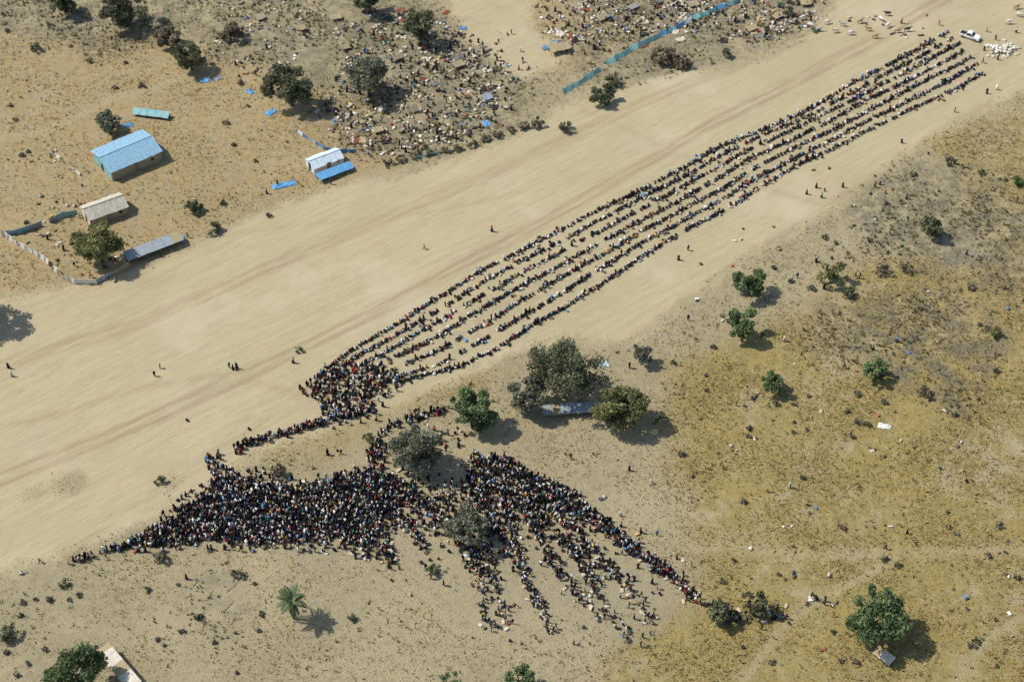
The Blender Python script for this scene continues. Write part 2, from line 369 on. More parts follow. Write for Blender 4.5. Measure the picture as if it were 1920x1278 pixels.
def make_tree(name, px, py, rpx, label, kind='olive', hfac=1.0, cat='tree', group=None, seed=None, dens=1.0, trunk=True):
    g = np.random.default_rng(int(seed if seed is not None else px * 7 + py))
    # metres from the crown's width in the picture
    x0, y0 = at(px, py); dist = math.hypot(y0 + ALT, ALT); r = rpx * dist / FPX
    hc = r * 1.12 * hfac
    x, y = at(px, py, hc)
    z = float(hz(x, y))
    rt = empty(name, (x, y, z))
    tag(rt, label, cat, group)
    n = int(np.clip(330 * r * r * dens, 200, 8500))
    V, F, C = leaf_cloud(g, (0, 0, hc), (r * g.uniform(.92, 1.06), r * g.uniform(.92, 1.06), r * .80), n, .27 if r > 2 else .18, GREENS[kind], int(14 + 4.2 * r), .85)
    cr = link('crown', big_mesh('crown', V, F, C), rt); cr.data.materials.append(M['leaf'])
    if trunk:
        b = MB(); th = max(hc * .55, .5); tr = .05 * r + .06
        lean = Vector((g.uniform(-.2, .2) * r, g.uniform(-.2, .2) * r, th))
        b.tube([(0, 0, -.2), lean * .5 + Vector((0, 0, .02)), lean], [tr * 1.3, tr, tr * .8], 7)
        for k in range(int(5 + r * .8)):
            a = g.uniform(0, 6.28); e = Vector((math.cos(a) * r * g.uniform(.45, .85), math.sin(a) * r * g.uniform(.45, .85), hc + r * g.uniform(-.25, .55)))
            s_ = lean * g.uniform(.6, 1)
            b.tube([s_, s_.lerp(e, .5) + Vector((0, 0, .08 * r)), e], [tr * .55, tr * .38, tr * .12], 5)
        b.build('trunk', M['bark'], rt, True)
    return rt
T = 'tree'
TREES = [
 (355, 103, 30, 'green tree beside the dusty scrub left of the top bundles', 'olive'),
 (543, 158, 44, 'wide dark tree above the long blue tarpaulin at top left', 'dark'),
 (690, 142, 38, 'grey-green tree at the edge of the scattered bundles near the top', 'grey'),
 (788, 42, 34, 'tree shading the bundles at the top left of the airstrip', 'olive'),
 (228, 10, 40, 'dark tree at the top edge on the far left', 'dark'),
 (118, 0, 26, 'small dark tree cut off by the top edge, leftmost of those there', 'dark'),
 (690, -4, 30, 'dark tree cut off by the top edge above the scattered bundles', 'dark'),
 (203, 228, 26, 'grey-green tree just behind the blue-roofed building', 'grey'),
 (185, 455, 42, 'yellow-green tree inside the cloth-walled compound at left', 'yellow'),
 (-62, 565, 52, 'tree just outside the left edge casting its shadow on the airstrip', 'dark'),
 (1406, 528, 30, 'upper of two round green trees right of the airstrip', 'bright'),
 (1389, 605, 32, 'lower of two round green trees right of the airstrip', 'bright'),
 (1560, 508, 25, 'thin pale green tree with people beside it right of the airstrip', 'yellow'),
 (1748, 422, 22, 'lone round tree on the rough ground at far right', 'olive'),
 (1060, 690, 66, 'biggest tree of the grove, spreading below the rows of people', 'dark'),
 (992, 736, 38, 'left tree of the grove beside the biggest tree', 'grey'),
 (1165, 757, 48, 'right tree of the grove with a yellow-green crown', 'yellow'),
 (886, 768, 44, 'bright tree at the upper edge of the crowd left of the grove', 'bright'),
 (786, 838, 50, 'broad olive tree standing in the middle of the crowd', 'grey'),
 (1203, 664, 20, 'small tree alone right of the biggest tree of the grove', 'grey'),
 (1640, 690, 24, 'rounded green tree on the grass, rightmost of the middle trees', 'bright'),
 (1452, 716, 24, 'small green tree on the grass between two dark shadows', 'bright'),
 (1355, 1148, 28, 'left tree of a pair at the far end of the crowd, lower right', 'olive'),
 (1415, 1128, 24, 'right tree of a pair at the far end of the crowd, lower right', 'olive'),
 (1645, 1150, 56, 'large fresh green tree over a pale metal sheet at lower right', 'bright'),
 (140, 1262, 58, 'large bright green tree beside the pale shed at lower left', 'bright'),
 (975, 1270, 28, 'green tree cut off by the bottom edge at the middle', 'bright'),
 (845, 1277, 18, 'small green tree cut off by the bottom edge left of the middle', 'bright'),
 (877, 985, 40, 'sparse grey-green tree among the fanning lines of the crowd', 'grey'),
]
for (px, py, rp, lb, kd) in TREES:
    make_tree('tree', px, py, rp, lb, kd, dens=.55 if 'sparse' in lb or 'thin' in lb else 1.0)
SHRUBS = [
 (310, 68, 26, 'grey thorn shrub on the dusty slope at top left', 'dry'), (435, 62, 22, 'grey thorn shrub left of the top bundles', 'dry'),
 (365, 388, 17, 'larger of two green shrubs right of the cream-roofed house', 'olive'), (402, 428, 15, 'smaller of two green shrubs right of the cream-roofed house', 'olive'),
 (1240, 100, 22, 'dry grey shrub behind the teal cloth fence', 'dry'), (1277, 113, 17, 'dry grey shrub at the right end of the teal cloth fence', 'dry'),
 (1130, 176, 24, 'dark shrub in front of the lower end of the teal cloth fence', 'dark'), (1152, 148, 15, 'dark shrub against the middle of the teal cloth fence', 'dark'),
 (1362, 100, 12, 'small shrub at the edge of the pale ground near the top', 'dark'), (1480, 22, 12, 'small dark shrub near the cattle at the top', 'dark'),
 (1655, 505, 15, 'dry shrub on the grass right of the thin pale tree', 'dry'), (1592, 545, 15, 'dark shrub below the thin pale green tree', 'dark'),
 (696, 820, 15, 'green shrub where the queue bends above the crowd', 'olive'), (520, 885, 17, 'grey shrub at the upper edge of the dense crowd', 'dry'),
 (300, 900, 11, 'small shrub alone on the airstrip left of the crowd', 'olive'), (300, 1045, 15, 'grey shrub under the left wing of the crowd', 'dry'),
 (812, 1066, 15, 'green shrub among the straggling lines below the crowd', 'bright'), (120, 1096, 11, 'small shrub near the left end of the queue', 'olive'),
 (12, 1185, 20, 'dark shrub at the left edge of the picture', 'dark'), (1912, 340, 14, 'bright green shrub at the right edge of the picture', 'bright'),
 (66, 88, 11, 'small dark shrub alone on the sand at far left', 'dark'), (1780, 298, 12, 'shrub at the upper edge of the rough ground at right', 'dry'),
 (1868, 620, 14, 'yellow-green weed patch at far right', 'yellow'), (1700, 500, 13, 'dead shrub on the yellow grass at right', 'dry'),
 (1735, 735, 15, 'dead shrub below the rightmost of the middle trees', 'dry'), (1060, 236, 14, 'dark shrub on the edge of the airstrip below the teal fence', 'dark'),
 (445, 1075, 13, 'dry shrub left of the palm', 'dry'), (660, 1158, 9, 'little shrub at the tip of the palm shadow', 'dark'), (1610, 790, 9, 'weed clump beside the pale rubble', 'dry'),
 (560, 655, 8, 'tiny weed clump left of the block of people', 'olive'), (1240, 780, 12, 'shrub in the shadow right of the grove', 'dark'),
]
for (px, py, rp, lb, kd) in SHRUBS:
    make_tree('shrub', px, py, rp, lb, kd, hfac=.62, cat='shrub', dens=.8, trunk=rp > 13)
ORD = ['leftmost', 'second', 'third', 'fourth', 'fifth', 'sixth', 'seventh', 'eighth', 'ninth', 'tenth', 'eleventh', 'rightmost']
HEDGE = [(728, 305), (752, 298), (778, 292), (806, 288), (832, 280), (858, 274), (884, 268), (910, 260), (934, 252), (958, 243), (982, 236), (1004, 230)]
for i, (px, py) in enumerate(HEDGE):
    make_tree('shrub', px, py, rnd.uniform(8, 14), f'{ORD[i]} low brush clump, counted from the left, in the line edging the airstrip', rnd.choice(['dry', 'dark', 'dry']), hfac=.5, cat='shrub', group='brush along the airstrip edge', trunk=False, dens=.9)
NEAR_R = [(1400, 565, 'the two round green trees'), (1560, 508, 'the thin pale tree'), (1748, 422, 'the lone tree on the rough ground'), (1640, 690, 'the rightmost of the middle trees'), (1452, 716, 'the small tree between two shadows'), (1165, 757, 'the grove'), (1385, 1140, 'the pair of trees at lower right'), (1645, 1150, 'the large fresh green tree'), (1912, 340, 'the right edge, upper part'), (1860, 1000, 'the right edge, lower part'), (1660, 800, 'the pale rubble'), (1300, 900, 'the right flank of the crowd'), (1560, 950, 'the faint track across the grass'), (1868, 640, 'the yellow-green weed patch')]
NEAR_L = [(66, 88, 'the far left shrub'), (310, 68, 'the thorn shrub at top left'), (203, 228, 'the tree behind the blue roof'), (384, 410, 'the two shrubs by the cream house'), (470, 250, 'the open sand right of the blue roof'), (30, 380, 'the cloth wall of the compound'), (543, 158, 'the wide dark tree'), (140, 1262, 'the tree by the pale shed'), (450, 1120, 'the ground left of the palm'), (12, 1185, 'the left edge, lower part'), (300, 1100, 'the bare ground under the crowd'), (420, 1240, 'the bottom edge')]
KW = {'dry': 'dry brown', 'grey': 'grey-green', 'olive': 'olive', 'dark': 'dark'}
def near_to(px, py, L): return min(L, key=lambda q: math.hypot(q[0] - px, q[1] - py))[2]
n_free = 0
while n_free < 60:
    px, py = rnd.uniform(1260, 1910), rnd.uniform(260, 1260)
    x, y = at(px, py)
    if field(strip, np.array([x]), np.array([y]))[0] > .1 or field(tramp, np.array([x]), np.array([y]))[0] > .1: continue
    kd = rnd.choice(['dry', 'grey', 'olive', 'dry']); rp = rnd.uniform(3.5, 8)
    make_tree('shrub', px, py, rp, f'{"tiny" if rp < 5.5 else "small"} {KW[kd]} weed clump near {near_to(px, py, NEAR_R)}', kd, hfac=.5, cat='shrub', group='weed clumps on the right-hand grass', trunk=False, seed=n_free + 900, dens=1.4)
    n_free += 1
n_free = 0
while n_free < 45:
    px, py = rnd.uniform(10, 520), rnd.uniform(20, 420) if rnd.random() < .6 else rnd.uniform(1080, 1270)
    if 100 < px < 360 and 190 < py < 420: continue
    kd = rnd.choice(['dry', 'grey', 'dark', 'dry']); rp = rnd.uniform(3.0, 7)
    make_tree('shrub', px, py, rp, f'{"tiny" if rp < 5 else "small"} {KW[kd]} weed clump near {near_to(px, py, NEAR_L)}', kd, hfac=.5, cat='shrub', group='weed clumps on the left-hand sand', trunk=False, seed=n_free + 1900, dens=1.4)
    n_free += 1

# fan palm, every frond its own part
def palm(px, py, label):
    hc = 5.0; x, y = at(px, py, hc); z = float(hz(x, y))
    rt = empty('palm_tree', (x, y, z)); tag(rt, label, 'palm tree')
    b = MB(); b.tube([(0, 0, -.2), (.05, .05, 2.2), (.1, 0, hc)], [.24, .19, .21], 8); b.build('trunk', M['bark'], rt, True)
    mat = simple('palm_leaf', (.09, .13, .05), (.13, .16, .075), 2.5, .5)
    metas = []
    for k in range(4):
        f = MB(); L = 3.1 + .22 * k; N = 13; sp_ = []
        for q in range(N + 1):
            u = q / N; sp_.append(Vector((L * u * (1 - .12 * u), 0, .55 * math.sin(u * 2.4) - .75 * u * u)))
        f.tube(sp_[::3] + [sp_[-1]], [.05, .045, .035, .025, .018, .012][:len(sp_[::3]) + 1], 4)
        for q in range(2, N + 1):
            u = q / N; ln = .95 * math.sin(math.pi * (.18 + .78 * u)) + .1
            for sd in (-1, 1):
                o0 = sp_[q]; tip = o0 + Vector((.42 * ln, sd * ln * .75, -.22 * ln)); md = o0.lerp(tip, .45) + Vector((0, 0, .05)); wd = Vector((.12, -sd * .05, 0))
                f.add([o0, md - wd, tip, md + wd], [(0, 1, 2), (0, 2, 3)])
        metas.append(f.mesh('frond', mat))
    for k in range(24):
        o = link('frond', metas[k % 4], rt)
        o.location = (.1, 0, hc - .05)
        o.rotation_euler = (0, R(-58 + 80 * ((k * 7) % 24) / 23), k * 2.399)
palm(546, 1128, 'fan palm standing alone on bare ground below the crowd')

# ------------------------------------------------------------------ buildings
def house(name, A_, B_, C_, eave, rise, label, roofmat, wallmat, gablemat, sheet=.95, over=.35, doors=1, cat='building'):
    """A_,B_: near eave corners, C_: far left eave corner, all photograph pixels of points at eave height"""
    a = Vector(at(*A_, eave)); b = Vector(at(*B_, eave)); c = Vector(at(*C_, eave))
    d = (b - a); L = d.length; d.normalize(); n = Vector((-d.y, d.x)); W = (c - a).dot(n)
    o = a + d * L / 2 + n * W / 2; ang = math.atan2(d.y, d.x)
    z = float(hz(o.x, o.y))
    rt = empty(name, (o.x, o.y, z), ang); tag(rt, label, cat)
    l2, w2 = L / 2 - over, W / 2 - over
    for s in (-1, 1):
        mb = MB(); mb.box((0, s * (w2 - .08), (eave - .1) / 2 - .1), (2 * l2, .16, eave + .1)); mb.build('wall', wallmat, rt)
        g_ = MB(); xx = s * (l2 - .08)
        hh_ = eave - .08
        g_.add([(xx - .08, -w2 + .17, -.2), (xx - .08, w2 - .17, -.2), (xx - .08, w2 - .17, hh_), (xx - .08, 0, hh_ + rise * .88), (xx - .08, -w2 + .17, hh_),
                (xx + .08, -w2 + .17, -.2), (xx + .08, w2 - .17, -.2), (xx + .08, w2 - .17, hh_), (xx + .08, 0, hh_ + rise * .88), (xx + .08, -w2 + .17, hh_)],
               [(4, 3, 2, 1, 0), (5, 6, 7, 8, 9), (0, 1, 6, 5), (1, 2, 7, 6), (2, 3, 8, 7), (3, 4, 9, 8), (4, 0, 5, 9)])
        g_.build('gable_wall', gablemat, rt)
    ns = max(3, int(round(L / sheet)))
    for s in (-1, 1):
        for k in range(ns):
            x0 = -L / 2 + L * k / ns; x1 = x0 + L / ns - .03; dz = rnd.uniform(-.02, .025); sag = rnd.uniform(-.10, .10)
            e = Vector((0, s * (W / 2 + sag), eave - .03 + dz)); r_ = Vector((0, 0, eave + rise + dz))
            q = [Vector((x0, e.y, e.z)), Vector((x1, e.y, e.z)), Vector((x1, s * .05, r_.z)), Vector((x0, s * .05, r_.z))]
            if s > 0: q = [q[1], q[0], q[3], q[2]]
            mb = MB(); mb.slab(q, .05)
            # one raised rib down the middle of each sheet
            for f_ in (.02, .5):
                xm = x0 + (x1 - x0) * f_
                mb.tube([(xm + .03, e.y, e.z + .03), (xm + .03, s * .05, r_.z + .03)], .035, 4)
            mb.build('roof_sheet', roofmat, rt)
    MB().box((0, 0, eave + rise + .06), (L, .34, .06)).build('ridge_cap', roofmat, rt)
    for k in range(doors):
        xd = -l2 + 2 * l2 * (k + .5) / doors
        dr = MB().box((xd, -w2 - .02, 1.0), (1.0, .08, 2.0)).build('door', M['wood'], rt)
        MB().box((xd + .36, -w2 - .08, 1.0), (.06, .05, .16)).build('handle', M['steel'], dr)
        wn = MB().box((xd + l2 / doors * .62, -w2 - .02, 1.45), (.8, .07, .7)).build('window', M['wood'], rt)
        MB().box((xd + l2 / doors * .62, -w2 - .06, 1.45), (.64, .05, .54)).build('pane', M['dark'], wn)
    MB().box((-l2 - .02, 0, 1.0), (.08, 1.1, 2.0)).build('door', M['dark'], rt)
    return rt
house('blue_roofed_building', (207, 326), (306, 284), (150, 291), 2.7, 1.35, 'large gabled building under blue roof sheets at left', M['blue_roof'], M['mud'], M['teal_wall'])
house('cream_roofed_house', (166, 414), (242, 387), (125, 394), 2.3, 1.5, 'gabled house with a cream metal roof below the blue-roofed building', M['cream_metal'], M['mud'], M['white_tarp'], .9)
house('white_tent', (588, 318), (646, 296), (566, 300), 1.7, 1.0, 'pale blue-white tarpaulin shelter with a gabled roof above the airstrip', M['pale_blue'], M['white_tarp'], M['pale_blue'], 1.6, .15, 1, 'shelter')

def lean_to(name, p0, p1, width, h0, h1, label, mat, cat='shelter', sheets=6):
    """shed roof on poles along a line of pixels; h0 height at the near side, h1 at the far side"""
    a = Vector(at(*p0)); b = Vector(at(*p1)); d = b - a; L = d.length; d.normalize(); o = (a + b) / 2
    rt = empty(name, (o.x, o.y, float(hz(o.x, o.y))), math.atan2(d.y, d.x)); tag(rt, label, cat)
    for k in range(sheets):
        x0 = -L / 2 + L * k / sheets; x1 = x0 + L / sheets - .04; s = [rnd.uniform(-.12, .12) for _ in range(4)]
        MB().slab([(x0, -width / 2 + s[0], h0 + s[2] * .6), (x1, -width / 2 + s[1], h0 + s[3] * .6), (x1, width / 2, h1), (x0, width / 2, h1)], .04).build('roof_sheet', mat if rnd.random() < .8 else M['thatch'], rt)
    for k in range(4):
        x = -L / 2 + .2 + (L - .4) * k / 3
        for yy, hh_ in ((-width / 2 + .2, h0 - .05), (width / 2 - .2, h1 - .05)):
            MB().tube([(x, yy, -.2), (x, yy, hh_)], .05, 5).build('post', M['wood'], rt)
    MB().box((0, width / 2 - .08, h1 / 2), (L - .3, .08, h1 - .1)).build('back_wall', M['thatch'], rt)
    return rt
lean_to('lean_to_shed', (238, 492), (342, 452), 2.8, 1.7, 2.3, 'long low shed with grey sheets and blue tarpaulin by the compound', M['grey_tarp'])
lean_to('lean_to_shed', (596, 340), (660, 316), 2.2, 1.1, 1.6, 'blue tarpaulin lean-to in front of the pale tent', M['blue_tarp'], sheets=4)
lean_to('lean_to_shed', (250, 214), (318, 222), 2.0, .8, 1.3, 'small collapsed grey-blue shelter behind the blue-roofed building', M['teal_wall'], sheets=5)
lean_to('pale_shed', (196, 1226), (258, 1300), 2.6, 2.0, 2.4, 'pale slatted shed roof beside the green tree at lower left', M['cream_metal'], sheets=9)
lean_to('grove_shelter', (1018, 776), (1128, 770), 2.4, 1.1, 1.7, 'low blue-grey tarpaulin shelter stretched under the grove', M['grey_tarp'], sheets=7)
lean_to('stick_shelter', (1030, 100), (1068, 92), 2.6, 1.2, 1.7, 'stick shelter with straw mats near the top of the pale ground', M['thatch'], sheets=4)

def cloth_wall(name, pts, h, label, mats, cat='fence', step=2.0, slope=0.0, keep=.93):
    P = [Vector(gp(*q)) for q in pts]; o = P[0]
    rt = empty(name, tuple(o)); tag(rt, label, cat)
    i = 0
    for a, b in zip(P[:-1], P[1:]):
        d = b - a; n = max(1, int(round(d.length / step)))
        for k in range(n):
            q0 = a + d * (k / n) - o; q1 = a + d * ((k + 1) / n) - o
            nv = Vector((-(q1 - q0).y, (q1 - q0).x, 0)).normalized()
            ln = nv * (rnd.uniform(-.25, .25) + slope * rnd.uniform(.6, 1.2)); h0, h1 = h * rnd.uniform(.86, 1.08), h * rnd.uniform(.86, 1.08)
            if rnd.random() < keep:
                mid = (q0 + q1) / 2
                mb = MB()
                g3 = []
                for j in range(4):
                    f_ = j / 3; qq = q0.lerp(q1, f_ * .97 + .015) + nv * (.16 * math.sin(f_ * math.pi))
                    g3 += [qq + Vector((0, 0, .02)), qq + ln + Vector((0, 0, (h0 + (h1 - h0) * f_) * (1 - .10 * math.sin(f_ * math.pi))))]
                t_ = nv * .03
                vs = g3 + [q + t_ for q in g3]; fs = []
                for j in range(3):
                    fs += [(2 * j, 2 * j + 2, 2 * j + 3, 2 * j + 1), (8 + 2 * j + 1, 8 + 2 * j + 3, 8 + 2 * j + 2, 8 + 2 * j), (2 * j + 1, 2 * j + 3, 8 + 2 * j + 3, 8 + 2 * j + 1)]
                fs += [(0, 1, 9, 8), (6, 14, 15, 7)]
                mb.add(vs, fs); mb.build('cloth_panel', rnd.choice(mats), rt)
            MB().tube([q0 + Vector((0, 0, -.2)), q0 + Vector((rnd.uniform(-.1, .1), 0, h * 1.12))], .05, 5).build('post', M['wood'], rt)
            i += 1
    return rt
cloth_wall('cloth_fence', [(1058, 176), (1100, 152), (1140, 124), (1185, 98), (1225, 76), (1252, 64), (1300, 42), (1345, 24), (1392, 4), (1440, -16)], 1.15, 'long teal and blue shade-cloth fence running to the top edge', [M['teal_tarp']] * 5 + [M['white_tarp'], M['blue_tarp']], slope=1.0, keep=.93, step=2.6)
cloth_wall('cloth_fence', [(6, 444), (34, 464), (62, 478), (84, 492), (100, 508), (118, 524), (140, 533), (182, 533)], 1.5, 'ragged white cloth wall zigzagging round the compound at left', [M['white_tarp']] * 5 + [M['thatch']])
cloth_wall('cloth_fence', [(6, 446), (38, 440), (80, 425), (122, 408), (146, 402)], 1.6, 'blue-grey cloth wall between the white wall and the cream-roofed house', [M['grey_tarp'], M['teal_wall'], M['grey_tarp'], M['white_tarp']])
cloth_wall('cloth_fence', [(182, 533), (240, 500)], 1.2, 'short mat wall closing the compound beside the long shed', [M['thatch'], M['grey_tarp']])
cloth_wall('cloth_fence', [(556, 250), (580, 264), (606, 280), (640, 288), (668, 286)], 1.1, 'low blue tarpaulin wall above the pale tent', [M['blue_tarp'], M['blue_tarp'], M['pale_blue']])
cloth_wall('board_fence', [(738, 312), (772, 300), (812, 290), (856, 282)], .55, 'low line of pale boards at the edge of the airstrip near the brush', [M['cream_metal'], M['thatch'], M['teal_tarp']], step=1.6)
cloth_wall('cloth_fence', [(92, 288), (112, 300), (130, 314), (150, 330)], .9, 'broken line of pale mats left of the blue-roofed building', [M['white_tarp'], M['thatch'], M['white_tarp']])

def tarp(px, py, lx, ly, rz, label, mat):
    x, y, z = gp(px, py); n = 6; V_ = []; F_ = []
    for j in range(n + 1):
        for i in range(n + 1):
            V_.append(((i / n - .5) * lx + rnd.uniform(-.1, .1), (j / n - .5) * ly + rnd.uniform(-.1, .1), .12 + rnd.uniform(0, .32) * (0 < i < n and 0 < j < n)))
    for j in range(n):
        for i in range(n):
            a = j * (n + 1) + i; F_.append((a, a + 1, a + n + 2, a + n + 1))
    k = len(V_); V2 = [(a, b, c - .06) for a, b, c in V_]
    F_ += [tuple(k + q for q in reversed(f)) for f in list(F_)]
    o = MB().add(V_ + V2, F_).build('tarpaulin', mat)
    o.location = (x, y, z); o.rotation_euler = (0, 0, rz); tag(o, label, 'tarpaulin', 'loose tarpaulins on the ground')
tarp(508, 212, 2.6, 1.8, .9, 'bright blue tarpaulin in the shadow of the wide dark tree', M['blue_tarp'])
tarp(532, 346, 5.5, 1.9, .35, 'crumpled blue tarpaulin on the sand below the pale tent', M['blue_tarp'])
tarp(912, 232, 1.6, 2.4, .5, 'small blue tarpaulin at the edge of the scattered bundles', M['blue_tarp'])
tarp(468, 174, 2.3, 1.3, -.6, 'small blue tarpaulin left of the wide dark tree', M['blue_tarp'])
tarp(384, 152, 2.4, 1.6, .2, 'blue tarpaulin in the shadow of the tree by the dusty scrub', M['blue_tarp'])
tarp(408, 148, 2.2, 1.6, .8, 'pale sheet beside the blue one near the dusty scrub', M['white_tarp'])
tarp(335, 449, 3.0, 1.8, .4, 'bright blue tarpaulin at the right end of the long shed', M['blue_tarp'])
tarp(1132, 684, 2.0, 1.6, .2, 'pale green-white sheet at the right of the biggest tree', M['pale_blue'])
tarp(1658, 800, 2.6, 1.4, -.3, 'pale rubble-strewn sheet on the grass at right', M['white_tarp'])
tarp(240, 236, 2.4, 1.3, .2, 'blue cloth lying behind the blue-roofed building', M['blue_tarp'])
BL = [('brown', (.16, .11, .07)), ('grey', (.16, .155, .15)), ('straw', (.40, .32, .17)), ('dark green', (.04, .08, .045)), ('blue', (.10, .22, .40)), ('red-brown', (.22, .07, .045)), ('black', (.03, .028, .026)), ('off-white', (.55, .5, .4))]
BMESH = []
for k in range(4):
    n = 4; V_ = []; F_ = []
    for j in range(n + 1):
        for i in range(n + 1): V_.append(((i / n - .5) * 1.9 + rnd.uniform(-.12, .12), (j / n - .5) * 1.3 + rnd.uniform(-.1, .1), .06 + rnd.uniform(0, .22)))
    for j in range(n):
        for i in range(n):
            a = j * (n + 1) + i; F_.append((a, a + 1, a + n + 2, a + n + 1))
    kk = len(V_); F_ += [tuple(kk + q for q in reversed(f)) for f in list(F_)]
    BMESH.append(MB().add(V_ + [(a, b, c - .05) for a, b, c in V_], F_).mesh('blanket', M['cloth']))
for k in range(120):
    left = k < 70
    px, py = (rnd.uniform(620, 950), rnd.uniform(10, 285)) if left else (rnd.uniform(1020, 1540), rnd.uniform(2, 95))
    if left and (px > 870 and py < 60 or px > 940 - (285 - py) * .1 or px < 700 - py * .4 + 30): continue
    if not left and py > 100 - (px - 1020) * .06: continue
    cn, cc = rnd.choice(BL); x, y, z = gp(px, py); o = link('blanket', BMESH[k % 4]); o.location = (x, y, z); o.rotation_euler = (0, 0, rnd.uniform(0, 3.1)); sc1 = rnd.uniform(.7, 1.35); o.scale = (sc1, sc1, 1); o.color = (*cc, 1)
    sz_ = 'small' if sc1 < .92 else 'wide' if sc1 > 1.15 else 'plain'
    wh = near_to(px, py, [(690, 142, 'beside the grey-green tree at the bundles'), (788, 42, 'under the tree at the top of the bundles'), (880, 130, 'deep in the left scatter of bundles'), (780, 230, 'low in the left scatter of bundles'), (910, 220, 'by the airstrip edge of the bundles'), (1100, 40, 'at the left end of the fence bundles'), (1240, 30, 'behind the teal fence'), (1360, 50, 'right of the teal fence'), (1480, 40, 'among the bundles nearest the cattle')])
    tag(o, f'{sz_} {cn} blanket spread {wh}', 'blanket', 'blankets spread among the bundles')
for k, (px, py, wh) in enumerate([(640, 96, 'left of the grey-green tree'), (735, 118, 'right of the grey-green tree'), (850, 130, 'deep among the bundles'), (770, 210, 'below the grey-green tree'), (700, 250, 'above the pale tent'), (905, 190, 'nearest the airstrip'), (620, 40, 'under the top edge on the left'), (560, 60, 'left of the bundles at the top'), (480, 40, 'on the scrub at the top'), (1120, 40, 'left of the teal fence'), (1180, 20, 'behind the teal fence'), (1290, 14, 'above the middle of the teal fence'), (1450, 40, 'right of the teal fence'), (1500, 12, 'near the small dark shrub at the top'), (1400, 62, 'below the end of the teal fence')]):
    lean_to('stick_shelter', (px, py), (px + rnd.uniform(14, 22), py - rnd.uniform(2, 9)), rnd.uniform(1.4, 2.0), rnd.uniform(.6, .9), rnd.uniform(1.0, 1.4), f'low stick shelter of mats and cloth {wh}', rnd.choice([M['thatch'], M['grey_tarp'], M['wood'], M['mud']]), sheets=3)
lean_to('sheet_shelter', (1640, 1222), (1672, 1246), 1.9, .8, 1.3, 'pale metal sheet shelter at the edge of the large green tree', M['cream_metal'], sheets=3)

# flag in the crowd
fx, fy, fz = gp(612, 914)
fl = empty('flag', (fx, fy, fz)); tag(fl, 'white flag on a thin pole above the dense crowd', 'flag')
MB().tube([(0, 0, -.2), (.05, 0, 3.2)], .035, 6).build('pole', M['wood'], fl)
fv = []; ff = []
for j in range(5):
    for i in range(2): fv += [(.06 + 1.25 * j / 4, .12 * math.sin(j * 1.5), 3.15 - .85 * i - .04 * j), (.06 + 1.25 * j / 4, .12 * math.sin(j * 1.5) + .02, 3.15 - .85 * i - .04 * j)]
for j in range(4):
    b_ = j * 4; ff += [(b_, b_ + 2, b_ + 6, b_ + 4), (b_ + 5, b_ + 7, b_ + 3, b_ + 1), (b_, b_ + 4, b_ + 5, b_ + 1), (b_ + 2, b_ + 3, b_ + 7, b_ + 6)]
ff += [(0, 1, 3, 2), (16, 18, 19, 17)]
MB().add(fv, ff).build('cloth', M['white_tarp'], fl)

# white pickup at the head of the rows
vx, vy, vz = gp(1818, 72)
tr = empty('pickup_truck', (vx, vy, vz), R(-33)); tag(tr, 'white double-cab pickup parked at the head of the rows of people', 'truck')
prof = [(-2.65, .55), (-2.65, 1.05), (-.95, 1.08), (-.9, 1.12), (1.05, 1.12), (2.3, 1.02), (2.62, .85), (2.66, .5)]
mb = MB(); k = len(prof)
mb.add([(x, -.92, z) for x, z in prof] + [(x, .92, z) for x, z in prof],
       [tuple(range(k)), tuple(range(2 * k - 1, k - 1, -1))] + [(i, k + i, k + (i + 1) % k, (i + 1) % k) for i in range(k)])
body = mb.build('body', M['white_paint'], tr)
mb = MB(); cp = [(-.95, -.86, 1.1), (1.1, -.86, 1.1), (1.1, .86, 1.1), (-.95, .86, 1.1), (-.75, -.72, 1.78), (.45, -.72, 1.8), (.45, .72, 1.8), (-.75, .72, 1.78)]
mb.add(cp, [(0, 1, 5, 4), (1, 2, 6, 5), (2, 3, 7, 6), (3, 0, 4, 7), (4, 5, 6, 7)]); mb.build('cabin', M['white_paint'], tr)
def pane(name, q, off):
    q = [Vector(a) for a in q]; c = sum(q, Vector()) / 4
    MB().slab([c + (a - c) * .84 + Vector(off) for a in q], .02).build(name, M['glass'], tr)
pane('windscreen', [cp[1], cp[2], cp[6], cp[5]], (.03, 0, .02)); pane('rear_window', [cp[3], cp[0], cp[4], cp[7]], (-.03, 0, .01))
pane('side_window', [cp[0], cp[1], cp[5], cp[4]], (0, -.03, .01)); pane('side_window', [cp[2], cp[3], cp[7], cp[6]], (0, .03, .01))
MB().box((-1.8, 0, 1.06), (1.5, 1.5, .06)).build('load_bed', M['dark'], tr)
for s in (-1, 1):
    for x in (-1.65, 1.65):
        wh = MB().tube([(x, s * .72, .38), (x, s * .97, .38)], .38, 14).build('wheel', M['rubber'], tr)
        MB().tube([(x, s * .93, .38), (x, s * .985, .38)], .2, 10).build('rim', M['steel'], wh)
    MB().box((2.6, s * .7, .84), (.12, .3, .16)).build('headlight', M['steel'], tr)
    MB().box((-2.66, s * .8, .9), (.06, .14, .24)).build('tail_light', M['red_lamp'], tr)
    MB().box((.75, s * 1.0, 1.2), (.12, .2, .16)).build('mirror', M['dark'], tr)
MB().box((2.68, 0, .5), (.14, 1.7, .2)).build('bumper', M['dark'], tr)

